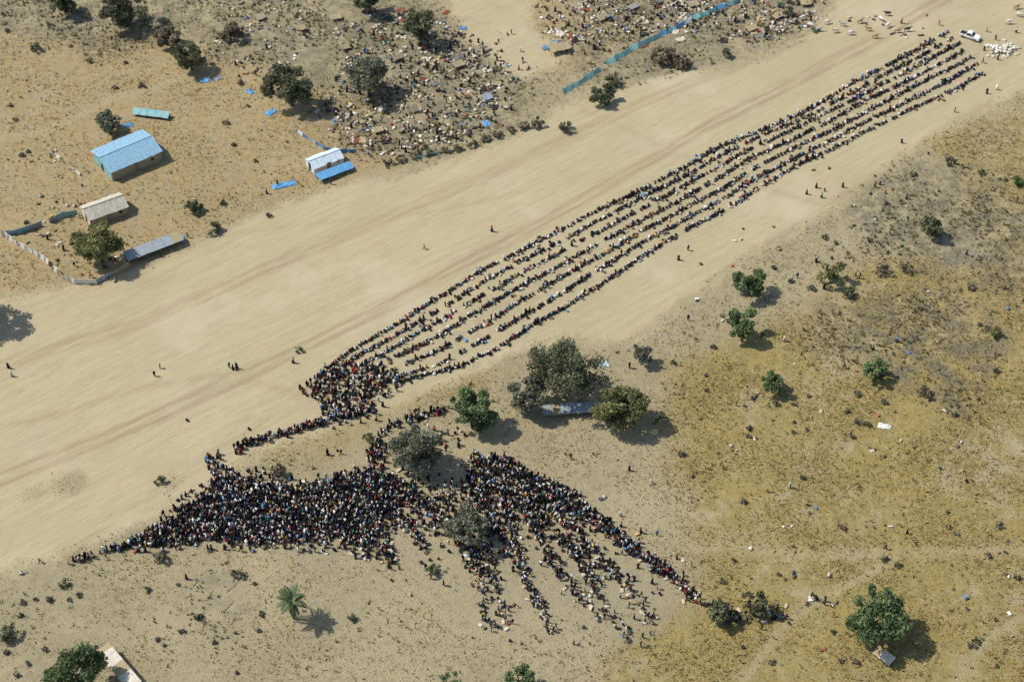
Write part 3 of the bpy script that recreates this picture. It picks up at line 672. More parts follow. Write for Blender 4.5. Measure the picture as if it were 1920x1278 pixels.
# ------------------------------------------------------------------ bodies
def skin_body(joints, edges, sub):
    """joints: name -> (x, y, z, radius, part); one continuous skinned surface"""
    nm = list(joints); ix = {n_: i for i, n_ in enumerate(nm)}
    me = bpy.data.meshes.new('body'); me.from_pydata([joints[n_][:3] for n_ in nm], [(ix[a], ix[b]) for a, b in edges], []); me.update()
    o = bpy.data.objects.new('body', me); COL.objects.link(o)
    o.modifiers.new('s', 'SKIN')
    if not me.skin_vertices: raise RuntimeError('no skin layer')
    for i, n_ in enumerate(nm):
        sv = me.skin_vertices[0].data[i]; rr = joints[n_][3]
        sv.radius = rr if hasattr(rr, '__len__') else (rr, rr); sv.use_root = (i == 0)
    if sub: sm = o.modifiers.new('u', 'SUBSURF'); sm.levels = sub; sm.render_levels = sub
    else: dm = o.modifiers.new('d', 'DECIMATE'); dm.ratio = .55
    dg = bpy.context.evaluated_depsgraph_get(); dg.update()
    ev = o.evaluated_get(dg); out = bpy.data.meshes.new_from_object(ev)
    bpy.data.objects.remove(o); bpy.data.meshes.remove(me)
    bm = bmesh.new(); bm.from_mesh(out); bmesh.ops.triangulate(bm, faces=bm.faces[:]); bm.to_mesh(out); bm.free()
    V_ = np.zeros(len(out.vertices) * 3, np.float32); out.vertices.foreach_get('co', V_); V_ = V_.reshape(-1, 3)
    J = np.array([joints[n_][:3] for n_ in nm]); part = np.array([joints[n_][4] for n_ in nm])
    pid = part[np.argmin(((V_[:, None] - J[None]) ** 2).sum(-1), 1)]
    F_ = np.zeros(len(out.polygons) * 3, np.int32); out.polygons.foreach_get('vertices', F_)
    return out, V_, F_.reshape(-1, 3), pid
HEAD, TOP, LOW, SKN = 0, 1, 2, 3
def stand(robe=False, carry=False, step=0.0, bend=0.0):
    j = {}
    f = lambda z: bend * max(0, z - .95)
    def P(n_, x, y, z, r, p): j[n_] = (x + f(z), y, z - .35 * abs(f(z)), r, p)
    P('pelvis', 0, 0, .95, (.15, .18), LOW); P('waist', 0, 0, 1.15, (.13, .16), TOP); P('chest', 0, 0, 1.36, (.14, .19), TOP)
    P('neck', .01, 0, 1.49, .06, HEAD); P('head', .03, 0, 1.60, .105, HEAD); P('crown', .03, 0, 1.71, .08, HEAD)
    e = [('pelvis', 'waist'), ('waist', 'chest'), ('chest', 'neck'), ('neck', 'head'), ('head', 'crown')]
    for s, q in ((1, 'l'), (-1, 'r')):
        P('sh' + q, 0, s * .20, 1.40, .075, TOP)
        if carry: P('el' + q, .08, s * .34, 1.55, .055, SKN); P('ha' + q, .04, s * .17, 1.82, .05, SKN)
        else: P('el' + q, -.03, s * .27, 1.12, .055, TOP); P('ha' + q, .10 + step * s * .15, s * .26, .88, .05, SKN)
        e += [('chest', 'sh' + q), ('sh' + q, 'el' + q), ('el' + q, 'ha' + q)]
        if not robe:
            st = step * s
            P('hip' + q, 0, s * .10, .88, .10, LOW); P('kn' + q, .04 + st * .22, s * .10, .48, .075, LOW); P('an' + q, st * .38, s * .10, .09, .05, SKN); P('to' + q, .15 + st * .38, s * .11, .04, .045, SKN)
            e += [('pelvis', 'hip' + q), ('hip' + q, 'kn' + q), ('kn' + q, 'an' + q), ('an' + q, 'to' + q)]
    if robe:
        P('skirt', .02, 0, .55, (.21, .22), LOW); P('hem', .03 + step * .1, 0, .12, (.25, .24), LOW); e += [('pelvis', 'skirt'), ('skirt', 'hem')]
    return j, e
def sit(robe=True, lean=0.0):
    j = {'pelvis': (-.05, 0, .16, (.20, .22), LOW), 'waist': (-.06 + lean * .3, 0, .36, (.15, .17), TOP), 'chest': (-.02 + lean * .6, 0, .56, (.15, .19), TOP), 'neck': (.02 + lean, 0, .69, .06, HEAD),
         'head': (.05 + lean * 1.1, 0, .80, .105, HEAD), 'crown': (.06 + lean * 1.15, 0, .90, .08, HEAD)}
    e = [('pelvis', 'waist'), ('waist', 'chest'), ('chest', 'neck'), ('neck', 'head'), ('head', 'crown')]
    for s, q in ((1, 'l'), (-1, 'r')):
        j['sh' + q] = (lean * .6, s * .19, .58, .075, TOP); j['el' + q] = (.14 + lean * .5, s * .26, .42, .055, TOP); j['ha' + q] = (.32, s * .14, .40, .05, SKN)
        e += [('chest', 'sh' + q), ('sh' + q, 'el' + q), ('el' + q, 'ha' + q)]
        if not robe:
            j['kn' + q] = (.34, s * .16, .46, .085, LOW); j['an' + q] = (.44, s * .13, .09, .055, SKN); j['to' + q] = (.58, s * .14, .05, .045, SKN)
            e += [('pelvis', 'kn' + q), ('kn' + q, 'an' + q), ('an' + q, 'to' + q)]
    if robe:
        j['lap'] = (.22, 0, .22, (.20, .26), LOW); j['shin'] = (.44, 0, .12, (.13, .22), LOW); e += [('pelvis', 'lap'), ('lap', 'shin')]
    return j, e
SPEC = [('standing', stand()), ('standing', stand(True)), ('walking', stand(False, False, 1.0)), ('walking', stand(True, False, 1.0)), ('arms raised', stand(True, True)),
        ('sitting', sit(True)), ('sitting', sit(False)), ('stooped', sit(True, .16)), ('bending', stand(False, False, .3, 1.0))]
STANDING, SITTING = [0, 1, 1, 2, 3, 0, 1], [5, 5, 6, 7, 5, 6]
VAR = [(nm, skin_body(j, e, 0), skin_body(j, e, 1)) for nm, (j, e) in SPEC]
# shared meshes of the individual figures, with and without a headscarf
PM = []
for nm, lo, hi in VAR:
    pair = []
    for scarf in (0, 1):
        me = hi[0].copy(); me.name = 'person'; pid = hi[3]; F_ = hi[2]
        for mt in ((M['cloth'] if scarf else M['hair']), M['cloth'], M['dark_cloth'] if not scarf else M['cloth'], M['skin']): me.materials.append(mt)
        mi = np.array([np.bincount(pid[f], minlength=4).argmax() for f in F_], np.int32)
        me.polygons.foreach_set('material_index', mi); me.polygons.foreach_set('use_smooth', np.ones(len(F_), bool)); me.update()
        pair.append(me)
    PM.append(pair)
CLOTH = [('black', (.014, .013, .015), 27), ('navy blue', (.016, .020, .045), 14), ('dark brown', (.045, .03, .02), 15), ('maroon', (.07, .014, .018), 4), ('purple', (.045, .02, .06), 4), ('charcoal grey', (.045, .045, .05), 13),
         ('white', (.66, .65, .61), 13), ('cream', (.50, .44, .33), 8), ('red', (.40, .03, .028), 2.5), ('orange', (.50, .17, .04), 1.5), ('yellow', (.52, .38, .08), 1.5), ('sky blue', (.15, .30, .50), 3.5), ('teal', (.04, .18, .19), 2.5), ('green', (.04, .12, .05), 2), ('pink', (.45, .16, .22), 1.5)]
CW = np.array([c[2] for c in CLOTH], float); CW /= CW.sum()

# ------------------------------------------------------------------ where people are
PEOPLE = []      # x, y, rot, variant
def lerp_line(P, s):
    """points at arclength fractions s along pixel polyline P"""
    P = np.array(P, float); d = np.r_[0, np.cumsum(np.hypot(*np.diff(P, axis=0).T))]; d /= d[-1]
    return np.interp(s, d, P[:, 0]), np.interp(s, d, P[:, 1])
def add(px, py, rot, var):
    x, y = at(px, py); PEOPLE.append((x, y, rot, var))
L_ = [(1775, 62), (1665, 122), (1505, 210), (1345, 280), (1185, 368), (1055, 432), (925, 497), (800, 570), (700, 632), (640, 670), (588, 712)]
R_ = [(1842, 138), (1760, 181), (1660, 229), (1565, 275), (1470, 325), (1375, 384), (1245, 458), (1150, 518), (1055, 580), (990, 616), (925, 655), (860, 686), (735, 722)]
BUND = []        # x, y, z, rot, size, colour
for fr in (0, .14, .29, .46, .64, .82, 1.0):
    s = np.linspace(0, 1, 400); lx, ly = lerp_line(L_, s); rx, ry = lerp_line(R_, s)
    bow = 1.4 * np.sin(s * 9 + fr * 7) + .9 * np.sin(s * 31 + fr * 13) + .6 * np.sin(s * 67 + fr * 29)
    qx, qy = lx + (rx - lx) * fr, ly + (ry - ly) * fr + bow
    W_ = np.array([at(a, b) for a, b in zip(qx, qy)]); d = np.r_[0, np.cumsum(np.hypot(*np.diff(W_, axis=0).T))]
    pos = 0.0
    while pos < d[-1]:
        x = np.interp(pos, d, W_[:, 0]); y = np.interp(pos, d, W_[:, 1])
        x2 = np.interp(pos + .5, d, W_[:, 0]); y2 = np.interp(pos + .5, d, W_[:, 1])
        rot = math.atan2(y - y2, x - x2) + rng.normal(0, .5)
        jx, jy = rng.normal(0, .12, 2)
        PEOPLE.append((x + jx, y + jy, rot, SITTING[rng.integers(6)] if rng.random() < .93 else STANDING[rng.integers(7)]))
        if rng.random() < .22:
            PEOPLE.append((x + rng.normal(0, .55), y + rng.normal(0, .45), rot + rng.normal(0, .8), SITTING[rng.integers(6)]))
        if rng.random() < .2: BUND.append((x + rng.normal(0, .5), y + rng.normal(0, .5)))
        pos += rng.uniform(.30, .56) * (1 + .3 * math.sin(pos * .22 + fr * 11)) if rng.random() < .97 else rng.uniform(1.0, 2.6)
def fill(poly, dens, stand_p, jitter=1.0, bund=.05):
    P = [at(*q) for q in poly]; A_ = np.array(P); lo, hi = A_.min(0), A_.max(0)
    n = int((hi - lo).prod() * dens)
    # jittered lattice keeps people from overlapping
    stp = 1 / math.sqrt(dens); gx = np.arange(lo[0], hi[0], stp); gy = np.arange(lo[1], hi[1], stp * .9)
    for yy in gy:
        for xx in gx:
            x = xx + rng.uniform(-.5, .5) * stp * jitter; y = yy + rng.uniform(-.5, .5) * stp * jitter
            ins = False
            for i in range(len(P)):
                x0, y0 = P[i]; x1, y1 = P[(i + 1) % len(P)]
                if (y0 > y) != (y1 > y) and x < (x1 - x0) * (y - y0) / (y1 - y0) + x0: ins = not ins
            if not ins: continue
            if rng.random() < .06: continue
            PEOPLE.append((x, y, rng.uniform(0, 6.28), STANDING[rng.integers(7)] if rng.random() < stand_p else SITTING[rng.integers(6)]))
            if rng.random() < bund: BUND.append((x + rng.normal(0, .5), y + rng.normal(0, .5)))
def stream(pts, width, per_m, stand_p=.6, bund=.15, taper=True):
    s = np.linspace(0, 1, 200); qx, qy = lerp_line(pts, s); W_ = np.array([at(a, b) for a, b in zip(qx, qy)])
    d = np.r_[0, np.cumsum(np.hypot(*np.diff(W_, axis=0).T))]; n = int(d[-1] * per_m)
    for u in np.sort(rng.random(n)) * d[-1]:
        if taper and rng.random() < .5 * (u / d[-1]) ** 1.5: continue
        x = np.interp(u, d, W_[:, 0]); y = np.interp(u, d, W_[:, 1]); ww = width * (1 + .6 * (u / d[-1]))
        PEOPLE.append((x + rng.normal(0, ww), y + rng.normal(0, ww), rng.uniform(0, 6.28), STANDING[rng.integers(7)] if rng.random() < stand_p else SITTING[rng.integers(6)]))
        if rng.random() < bund: BUND.append((x + rng.normal(0, ww), y + rng.normal(0, ww)))
fill([(572, 728), (600, 700), (690, 684), (742, 716), (704, 742), (700, 776), (640, 792), (612, 790), (604, 760)], 1.25, .45, 1.6)
stream([(690, 772), (640, 784), (580, 800), (520, 818), (450, 838)], .32, 5.2, 1.0, .02, False)
stream([(450, 838), (440, 846)], .5, 8, 1.0, 0, False)
fill([(386, 852), (412, 850), (428, 900), (400, 910), (390, 890)], 1.0, .9)
fill([(236, 1020), (300, 985), (352, 950), (400, 908), (440, 890), (470, 903), (540, 916), (590, 906), (640, 898), (684, 880), (716, 884), (742, 906), (728, 950), (712, 1000), (690, 1036), (640, 1012), (560, 1018), (480, 1022), (400, 1016), (300, 1028)], 2.9, .55, 1.35, .09)
fill([(210, 1030), (300, 968), (380, 905), (440, 876), (560, 900), (640, 884), (700, 862), (760, 900), (750, 960), (730, 1050), (680, 1056), (600, 1036), (480, 1036), (380, 1030), (300, 1042)], .6, .6, 2.2, .2)
fill([(560, 730), (600, 690), (700, 672), (770, 715), (720, 760), (710, 790), (620, 805), (595, 770)], .5, .7, 1.9, .08)
fill([(724, 905), (770, 915), (800, 935), (870, 905), (890, 862), (950, 862), (1040, 905), (1100, 958), (1080, 990), (1000, 985), (920, 1010), (850, 1010), (780, 1000), (720, 990)], 1.15, .5, 1.7, .10)
fill([(880, 868), (950, 864), (1030, 906), (1060, 950), (960, 950), (895, 905)], 1.3, .5, 1.5, .08)
fill([(440, 900), (470, 890), (520, 870), (545, 905)], .45, .6)
stream([(262, 1014), (220, 1030), (180, 1042), (132, 1056)], .30, 3.2, .95, .02, False)
stream([(848, 768), (800, 778), (752, 792), (716, 812), (702, 836), (700, 866)], .55, 4.6, .6, .12, False)
fill([(840, 800), (880, 805), (870, 840), (830, 850), (720, 850), (706, 834), (760, 806)], .35, .5)
fill([(690, 870), (724, 838), (760, 880), (880, 900), (900, 858), (960, 860), (1030, 905), (1090, 950), (1060, 985), (960, 945), (900, 930), (820, 960), (740, 950)], .5, .55, 1.6)
for q in ([(884, 862), (940, 866), (1000, 900), (1060, 938), (1130, 985)], [(900, 900), (960, 930), (1020, 980), (1080, 1030), (1130, 1090)], [(880, 880), (900, 940), (930, 990), (960, 1040)]):
    stream(q, .7, 7.0, .55, .12, True)
STREAMS = [
 ([(690, 890), (706, 950), (722, 1010), (736, 1070)], .55, 5.5), ([(700, 900), (740, 960), (790, 1010), (806, 1046)], .5, 4.2), ([(660, 950), (672, 1000), (690, 1036)], .8, 6),
 ([(740, 900), (800, 950), (858, 1010), (888, 1050), (898, 1090)], .5, 4.4), ([(882, 1000), (898, 1060), (906, 1110), (914, 1184)], .42, 4.0), ([(912, 1010), (925, 1080), (940, 1140), (954, 1196)], .42, 3.6),
 ([(950, 940), (965, 1020), (990, 1090), (1024, 1164), (1036, 1190)], .42, 4.6), ([(980, 960), (1030, 1040), (1060, 1090), (1108, 1140), (1128, 1166)], .45, 4.0), ([(1020, 930), (1090, 1010), (1150, 1070), (1206, 1140), (1220, 1172)], .5, 5.0),
 ([(1040, 905), (1110, 960), (1190, 1030), (1270, 1090), (1330, 1140), (1420, 1162), (1475, 1150)], .6, 5.0), ([(1090, 960), (1140, 1000), (1220, 1050), (1296, 1104)], .45, 3.4), ([(1080, 1040), (1130, 1130), (1190, 1200)], .5, 2.8), ([(1150, 1010), (1240, 1070), (1335, 1140)], .4, 2.6), ([(1520, 1120), (1570, 1140), (1600, 1150)], .5, 1.6)]
for q, w_, pm in STREAMS: stream(q, w_, pm, .5, .3)
fill([(640, 1030), (760, 1040), (900, 1090), (1060, 1150), (1240, 1190), (1330, 1160), (1200, 1210), (900, 1210), (700, 1090)], .02, .6, 2, .3)
fill([(1060, 890), (1180, 960), (1360, 1090), (1300, 1090), (1120, 970)], .05, .6, 2, .3)
fill([(700, 930), (880, 940), (1080, 960), (1300, 1110), (1220, 1180), (1060, 1130), (940, 1080), (760, 1030)], .11, .5, 1.8, .3)
fill([(640, 60), (760, 40), (860, 60), (950, 110), (960, 210), (880, 262), (760, 290), (660, 270), (600, 210), (640, 130)], .17, .3, 1.9, 0)
fill([(1010, 20), (1100, -30), (1560, -30), (1540, 40), (1420, 80), (1280, 60), (1180, 90), (1060, 110)], .17, .3, 1.9, 0)
fill([(820, 60), (960, 55), (1010, 150), (950, 190), (880, 150)], .05, .6, 1.9, .3)
fill([(340, 60), (520, 90), (560, 190), (430, 170), (350, 120)], .03, .5, 1.9, 0)
SINGLES = [(795, 467), (922, 435), (430, 688), (437, 692), (444, 690), (550, 680), (350, 790), (466, 806), (614, 852), (632, 846), (640, 850), (22, 705), (16, 690), (75, 1055), (42, 1075), (290, 705), (300, 690), (350, 1085), (1540, 370), (1546, 358), (1530, 352), (1512, 364), (1650, 345), (1660, 362),
           (1530, 490), (1546, 502), (1560, 484), (1604, 515), (1612, 520), (1545, 540), (1490, 792), (1820, 480), (1830, 487), (1812, 476), (1906, 380), (1636, 655), (1682, 640), (1582, 690), (1640, 350), (1700, 372), (1900, 205), (1850, 175), (1868, 168), (1740, 290), (1790, 210), (1690, 268), (1580, 350),
           (1290, 470), (1272, 488), (1410, 335), (1290, 330), (1560, 232), (1440, 240), (1640, 158), (1690, 45), (1730, 55), (1760, 48), (1850, 60), (1845, 95), (1870, 112), (1842, 118), (1866, 75), (1905, 60), (540, 180), (352, 445), (300, 480), (120, 470), (90, 450), (140, 500), (70, 440), (170, 520), (520, 345), (500, 362), (620, 345), (690, 290),
           (1240, 690), (1180, 690), (1290, 600), (1380, 760), (1390, 640), (1495, 520), (1660, 1030), (1700, 1000), (1760, 880), (1810, 905), (1480, 915), (1470, 640), (1060, 850), (1070, 858), (1010, 690), (1180, 880), (1220, 905)]
for (px, py) in SINGLES: add(px, py, rng.uniform(0, 6.28), STANDING[rng.integers(7)] if rng.random() < .85 else 6)

P_ = np.array(PEOPLE)
# nobody stands inside a building or out of sight below the frame
qq = np.array([pix(a, b) for a, b in P_[:, :2]])
ok = (qq[:, 0] > -10) & (qq[:, 0] < 1930) & (qq[:, 1] > -14) & (qq[:, 1] < 1290)
P_, qq = P_[ok], qq[ok]
n_p = len(P_); print('people', n_p)
colour = rng.choice(len(CLOTH), n_p, p=CW); scarf = rng.random(n_p) < .42; low = rng.choice(6, n_p); scal = rng.normal(.92, .07, n_p).clip(.7, 1.06)
child = rng.random(n_p) < .12; scal = np.where(child, scal * .72, scal)
order = np.argsort(P_[:, 1]); near = np.zeros(n_p, bool); near[order[:300]] = True

LAND = [(546, 1140, 'near the lone palm'), (140, 1055, 'at the left tail of the queue'), (720, 1050, 'in the lines below the dense crowd'), (812, 1066, 'by the green shrub below the crowd'),
        (905, 1150, 'in the thin line left of the fanning tails'), (945, 1165, 'in the second thin tail from the left'), (1025, 1165, 'at the tip of the long middle tail'), (1110, 1140, 'in the tail right of the middle'),
        (1205, 1140, 'in the broad tail toward the lower right'), (1300, 1110, 'in the tail leading to the pair of trees'), (1385, 1158, 'between the pair of trees at lower right'), (1450, 1155, 'right of the pair of trees at lower right'),
        (1575, 1140, 'left of the large fresh green tree'), (1175, 1185, 'at the bottom tips of the fanning tails'), (960, 1090, 'where the thin tails spread from the crowd'), (1080, 1070, 'in the middle of the fanning lines'), (1660, 1030, 'on the open grass at right')]
for i in np.where(near)[0]:
    v_ = int(P_[i, 3]); cn, cc, _ = CLOTH[colour[i]]
    o = bpy.data.objects.new('person', PM[v_][int(scarf[i])]); COL.objects.link(o)
    x, y = P_[i, :2]; s = float(scal[i])
    o.location = (x, y, float(hz(x, y)) - .015); o.rotation_euler = (0, 0, P_[i, 2]); o.scale = (s, s, s); o.color = (*cc, 1)
    k = min(range(len(LAND)), key=lambda q: math.hypot(LAND[q][0] - qq[i, 0], LAND[q][1] - qq[i, 1]))
    who = 'small person' if child[i] else 'person'
    cl = f'{cn} robe' if scarf[i] else f'{cn} top'
    tag(o, f'{who} in {cl}, {VAR[v_][0]} {LAND[k][2]}', 'person', 'people of the waiting crowd')

def merge(items):
    """items: (V, F, T translation (n,3), rot (n,), scale (n,) or (n,3), colours (n,parts,3), part ids)"""
    Vs, Fs, Cs, off = [], [], [], 0
    for V_, F_, T_, rot, sc_, cols, pid in items:
        n = len(T_)
        if n == 0: continue
        c, s = np.cos(rot), np.sin(rot); sc_ = np.asarray(sc_); sc_ = sc_[:, None, None] if sc_.ndim == 1 else sc_[:, None, :]
        W_ = V_[None] * sc_
        X = np.stack([W_[..., 0] * c[:, None] - W_[..., 1] * s[:, None], W_[..., 0] * s[:, None] + W_[..., 1] * c[:, None], W_[..., 2]], -1) + T_[:, None]
        Vs.append(X.reshape(-1, 3)); Fs.append((F_[None] + (np.arange(n) * len(V_))[:, None, None] + off).reshape(-1, F_.shape[1])); Cs.append(cols[:, pid].reshape(-1, 3)); off += n * len(V_)
    return np.concatenate(Vs), np.concatenate(Fs), np.concatenate(Cs)
cc_ = np.array([c[1] for c in CLOTH]); items = []
for v_, (nm, lo, hi) in enumerate(VAR):
    k = np.where(~near & (P_[:, 3] == v_))[0]
    T_ = np.column_stack([P_[k, :2], hz(P_[k, 0], P_[k, 1]) - .015])
    cols = np.zeros((len(k), 4, 3)); top = cc_[colour[k]]
    cols[:, TOP] = top; cols[:, HEAD] = np.where(scarf[k][:, None], np.where((rng.random(len(k)) < .3)[:, None], (.6, .58, .54), top), (.014, .011, .01))
    cols[:, LOW] = np.where(scarf[k][:, None], top, cc_[low[k]]); cols[:, SKN] = (.055, .032, .021)
    cols *= rng.uniform(.75, 1.2, (len(k), 1, 1))
    items.append((lo[1], lo[2], T_, P_[k, 2], scal[k], cols, lo[3]))
V, F, C = merge(items)
crowd = link('crowd', big_mesh('crowd', V, F, C, True)); crowd.data.materials.append(M['vcol'])
tag(crowd, 'thousands of people sitting in long rows on the airstrip and massed below it', 'crowd', kind='stuff')

# ------------------------------------------------------------------ sacks and bundles
def pillow(nx_, seed, knot=False):
    g = np.random.default_rng(seed); bm = bmesh.new(); bmesh.ops.create_cube(bm, size=1)
    bmesh.ops.subdivide_edges(bm, edges=bm.edges[:], cuts=2, use_grid_fill=True)
    for v_ in bm.verts:
        p_ = v_.co; l = p_.length; q = p_ * (1 / max(l, .01)) * .62
        v_.co = p_.lerp(q, .62 if knot else .38) + Vector(g.normal(0, .025, 3))
        v_.co.z = max(v_.co.z, -.42)
    if knot:
        for v_ in bm.verts:
            if v_.co.z > .42: v_.co.z += .16; v_.co.x *= .5; v_.co.y *= .5
    bmesh.ops.triangulate(bm, faces=bm.faces[:])
    for v_ in bm.verts: v_.co.z += .42
    me = bpy.data.meshes.new('sack'); bm.to_mesh(me); bm.free()
    me.polygons.foreach_set('use_smooth', np.ones(len(me.polygons), bool))
    V_ = np.zeros(len(me.vertices) * 3, np.float32); me.vertices.foreach_get('co', V_)
    F_ = np.zeros(len(me.polygons) * 3, np.int32); me.polygons.foreach_get('vertices', F_)
    return me, V_.reshape(-1, 3), F_.reshape(-1, 3)
SM = [pillow(3, 1), pillow(3, 2), pillow(3, 3, True)]
for s_ in SM: s_[0].materials.append(M['cloth'])
SC = [('off-white', (.56, .51, .40), 9), ('cream', (.48, .41, .29), 8), ('white', (.68, .66, .60), 4), ('brown', (.17, .12, .07), 11), ('blue', (.12, .24, .42), 2), ('dark grey', (.06, .055, .05), 14), ('red', (.36, .07, .05), .7), ('yellow', (.50, .36, .12), .7)]
SW = np.array([c[2] for c in SC], float); SW /= SW.sum()
sk = [(x, y, 0.0, 0) for x, y in BUND]
def scatter(poly, dens, zone):
    P = [at(*q) for q in poly]; A_ = np.array(P); lo, hi = A_.min(0), A_.max(0); n = int((hi - lo).prod() * dens)
    for x, y in zip(rng.uniform(lo[0], hi[0], n), rng.uniform(lo[1], hi[1], n)):
        ins = False
        for i in range(len(P)):
            x0, y0 = P[i]; x1, y1 = P[(i + 1) % len(P)]
            if (y0 > y) != (y1 > y) and x < (x1 - x0) * (y - y0) / (y1 - y0) + x0: ins = not ins
        cl_ = .5 + .5 * math.sin(x * .55 + 2 * math.sin(y * .33)) * math.sin(y * .61 + 1.5 * math.sin(x * .27))
        if zone in (1, 2, 3) and rng.random() > (1.5 * cl_ ** 2 if cl_ > .3 else .10): continue
        if ins:
            sk.append((x, y, 0.0, zone))
            if rng.random() < .3: sk.append((x + rng.normal(0, .6), y + rng.normal(0, .6), 0.0, zone))
scatter([(640, 50), (760, 20), (880, 60), (960, 120), (965, 215), (880, 265), (760, 292), (650, 275), (590, 215), (640, 130)], .62, 1)
scatter([(1000, 10), (1100, -30), (1570, -30), (1540, 45), (1420, 85), (1290, 62), (1180, 60), (1060, 90), (1020, 60)], .62, 2)
scatter([(380, -20), (720, -20), (700, 60), (560, 90), (400, 60)], .22, 3)
scatter([(400, 60), (560, 90), (600, 200), (460, 170), (380, 120)], .16, 3)
scatter([(100, 250), (200, 400), (240, 530), (60, 530), (10, 440)], .05, 4)
scatter([(1580, 20), (1760, 30), (1740, 80), (1600, 70)], .06, 5)
scatter([(1260, 300), (1920, 250), (1920, 1270), (1300, 1200), (1260, 900)], .006, 6)
scatter([(1845, 82), (1905, 82), (1912, 106), (1856, 108)], .75, 7)
for _ in range(40):
    x, y = at(rng.uniform(1858, 1902), rng.uniform(86, 102)); sk.append((x, y, rng.uniform(.2, .5), 7))
S_ = np.array(sk); ns_ = len(S_); print('sacks', ns_)
sc_i = rng.choice(len(SC), ns_, p=SW); sc_i[S_[:, 3] == 7] = rng.choice([0, 2], (S_[:, 3] == 7).sum())
s_var = rng.choice(3, ns_, p=[.4, .35, .25]); s_rot = rng.uniform(0, 6.28, ns_)
s_sz = np.column_stack([rng.uniform(.62, 1.05, ns_), rng.uniform(.38, .62, ns_), rng.uniform(.24, .42, ns_)]); s_sz[s_var == 2] = np.column_stack([rng.uniform(.4, .7, (s_var == 2).sum())] * 3) * np.array([1, 1, .8])
S_xyz = np.column_stack([S_[:, 0], S_[:, 1], hz(S_[:, 0], S_[:, 1]) + S_[:, 2] - .02])
sp = np.array([pix(*q) for q in S_xyz]); so_ = np.argsort(S_[:, 1]); vis = (sp[:, 0] > 0) & (sp[:, 0] < 1920) & (sp[:, 1] > 0) & (sp[:, 1] < 1278)
pick = [i for i in so_ if vis[i]][:300]; s_near = np.zeros(ns_, bool); s_near[pick] = True
ZN = {0: 'among the people of the crowd', 1: 'in the scatter of bundles left of the airstrip', 2: 'in the scatter of bundles by the teal fence', 3: 'on the scrub at top left', 4: 'inside the compound at left', 5: 'by the cattle at the top', 6: 'lying on the open grass at right', 7: 'on the sack pile at top right'}
for i in pick:
    cn, cc, _ = SC[sc_i[i]]; o = bpy.data.objects.new('sack', SM[s_var[i]][0]); COL.objects.link(o)
    o.location = tuple(S_xyz[i]); o.rotation_euler = (0, 0, s_rot[i]); o.scale = tuple(s_sz[i]); o.color = (*cc, 1)
    pl = ZN[int(S_[i, 3])]
    if S_[i, 3] == 0:
        k = min(range(len(LAND)), key=lambda q: math.hypot(LAND[q][0] - sp[i, 0], LAND[q][1] - sp[i, 1])); pl = LAND[k][2] if sp[i, 1] > 1000 else pl
    tag(o, f'{cn} {"knotted bundle" if s_var[i] == 2 else "sack"} {pl}', 'sack', 'sacks and bundles on the ground')
items = []
scc = np.array([c[1] for c in SC])
for v_ in range(3):
    k = np.where(~s_near & (s_var == v_))[0]
    cols = scc[sc_i[k]][:, None, :] * rng.uniform(.75, 1.15, (len(k), 1, 1))
    items.append((SM[v_][1], SM[v_][2], S_xyz[k], s_rot[k], s_sz[k], cols, np.zeros(len(SM[v_][1]), int)))
V, F, C = merge(items)
so2 = link('scattered_bundles', big_mesh('scattered_bundles', V, F, C, True)); so2.data.materials.append(M['vcol'])
tag(so2, 'hundreds of pale sacks and bundles strewn over the far ground', 'sacks', kind='stuff')

# ------------------------------------------------------------------ cattle near the top
def cow_joints(graze):
    hx, hz_ = (1.28, .45) if graze else (1.22, 1.34)
    j = {'chest': (.45, 0, .95, (.30, .25), TOP), 'belly': (0, 0, .92, (.30, .29), TOP), 'rump': (-.52, 0, 1.02, (.25, .23), TOP), 'hump': (.48, 0, 1.30, .12, TOP),
         'neck': (.82, 0, 1.08 if not graze else .86, (.17, .12), TOP), 'poll': (1.02, 0, (hz_ + .10) if not graze else .66, .12, TOP), 'muzzle': (hx + .10, 0, hz_ - .10, .075, TOP), 'tail': (-.80, 0, 1.0, .03, TOP), 'tuft': (-.86, 0, .45, .035, LOW)}
    e = [('chest', 'belly'), ('belly', 'rump'), ('chest', 'hump'), ('chest', 'neck'), ('neck', 'poll'), ('poll', 'muzzle'), ('rump', 'tail'), ('tail', 'tuft')]
    for s, q in ((1, 'l'), (-1, 'r')):
        j['fs' + q] = (.48, s * .16, .68, .10, TOP); j['fk' + q] = (.50 + .05 * s, s * .16, .38, .055, TOP); j['fh' + q] = (.47 + .08 * s, s * .16, .04, .05, LOW)
        j['st' + q] = (-.48, s * .16, .74, .12, TOP); j['ho' + q] = (-.62 + .04 * s, s * .16, .42, .055, TOP); j['hh' + q] = (-.55 - .06 * s, s * .16, .04, .05, LOW)
        j['hn' + q] = (1.0, s * .22, (hz_ + .42) if not graze else .92, .018, SKN); j['hb' + q] = (1.0, s * .14, (hz_ + .2) if not graze else .74, .03, SKN)
        e += [('chest', 'fs' + q), ('fs' + q, 'fk' + q), ('fk' + q, 'fh' + q), ('rump', 'st' + q), ('st' + q, 'ho' + q), ('ho' + q, 'hh' + q), ('poll', 'hb' + q), ('hb' + q, 'hn' + q)]
    return j, e
hoof = simple('hoof', (.05, .045, .04), (.08, .07, .06), 8); horn = simple('horn', (.45, .40, .30), (.3, .26, .2), 6)
CWM = []
for gz in (False, True):
    me, V_, F_, pid = skin_body(*cow_joints(gz), 1); me.name = 'cow'
    for mt in (M['cloth'], M['cloth'], hoof, horn): me.materials.append(mt)
    me.polygons.foreach_set('material_index', np.array([np.bincount(pid[f], minlength=4).argmax() for f in F_], np.int32)); me.polygons.foreach_set('use_smooth', np.ones(len(F_), bool)); me.update(); CWM.append(me)
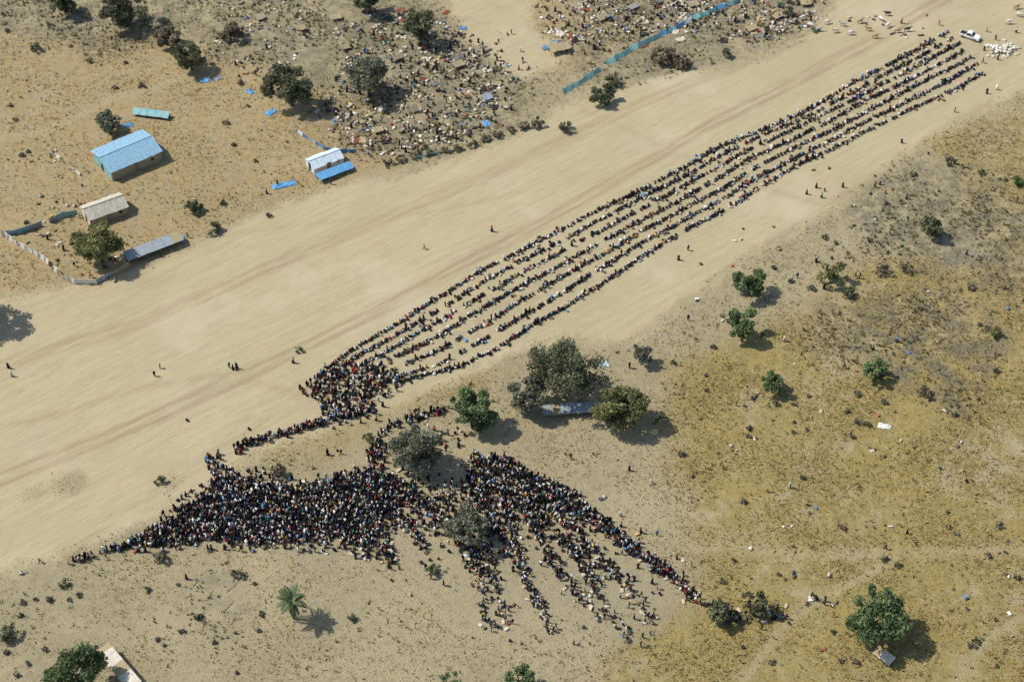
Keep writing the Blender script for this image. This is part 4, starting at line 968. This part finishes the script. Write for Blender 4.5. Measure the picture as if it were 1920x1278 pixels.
COWS = [(1503, 38, 0, 'white', .3), (1520, 52, 1, 'white', 2.6), (1534, 60, 0, 'pale grey', .2), (1550, 46, 1, 'white', .4), (1566, 62, 0, 'white', 3.4), (1580, 50, 0, 'pale grey', 2.9), (1594, 66, 1, 'white', .1), (1612, 44, 0, 'tan', .5), (1628, 58, 0, 'tan', 3.0), (1640, 72, 0, 'tan', .1), (1652, 40, 1, 'white', 2.2), (1664, 52, 0, 'white', .8), (1682, 62, 0, 'tan', .2), (1700, 60, 0, 'dark brown', .1), (1664, 30, 0, 'dark brown', 3.2), (1905, 16, 0, 'tan', .3), (1912, 30, 1, 'white', 2.8), (1890, 44, 0, 'white', .2)]
CC = {'white': (.66, .62, .54), 'pale grey': (.42, .41, .39), 'tan': (.42, .27, .14), 'dark brown': (.06, .04, .03)}
for k, (px, py, gz, cn, rz) in enumerate(COWS):
    x, y, z = gp(px, py); o = bpy.data.objects.new('cow', CWM[gz]); COL.objects.link(o); o.location = (x, y, z - .01); o.rotation_euler = (0, 0, rz); o.color = (*CC[cn], 1)
    place = 'at the top right corner' if px > 1800 else ('at the left of the herd near the top' if px < 1560 else 'in the middle of the herd near the top' if px < 1620 else 'at the right of the herd near the top')
    tag(o, f'{cn} cow {"grazing" if gz else "standing"} {place}', 'cow', 'cattle near the top')

# ------------------------------------------------------------------ dead branches and poles lying about
for k in range(34):
    z_ = rnd.random()
    px, py = (rnd.uniform(230, 420), rnd.uniform(60, 200)) if z_ < .35 else (rnd.uniform(60, 260), rnd.uniform(200, 540)) if z_ < .6 else (rnd.uniform(560, 940), rnd.uniform(10, 290)) if z_ < .85 else (rnd.uniform(360, 470), rnd.uniform(1070, 1180))
    x, y, z = gp(px, py); b = MB(); L = rnd.uniform(1.4, 3.8); bend = rnd.uniform(-.4, .4)
    b.tube([(-L / 2, 0, .08), (0, bend, .16), (L / 2, bend * .4, .09)], [.06, .05, .025], 5)
    if rnd.random() < .6: b.tube([(0, bend, .16), (L * .2, bend + .7, .22)], [.04, .015], 4)
    o = b.build('dead_branch', M['wood']); o.location = (x, y, z); o.rotation_euler = (0, 0, rnd.uniform(0, 3.1))
    wh = 'on the dusty slope at top left' if z_ < .35 else 'about the compound at left' if z_ < .6 else 'among the scattered bundles' if z_ < .85 else 'left of the palm'
    tag(o, f'grey dead branch lying {wh}', 'branch', 'dead branches on the ground')

print('people', n_p); print('tris', sum(len(m_.polygons) * (len(m_.loops) / max(1, len(m_.polygons)) - 2) for m_ in bpy.data.meshes))
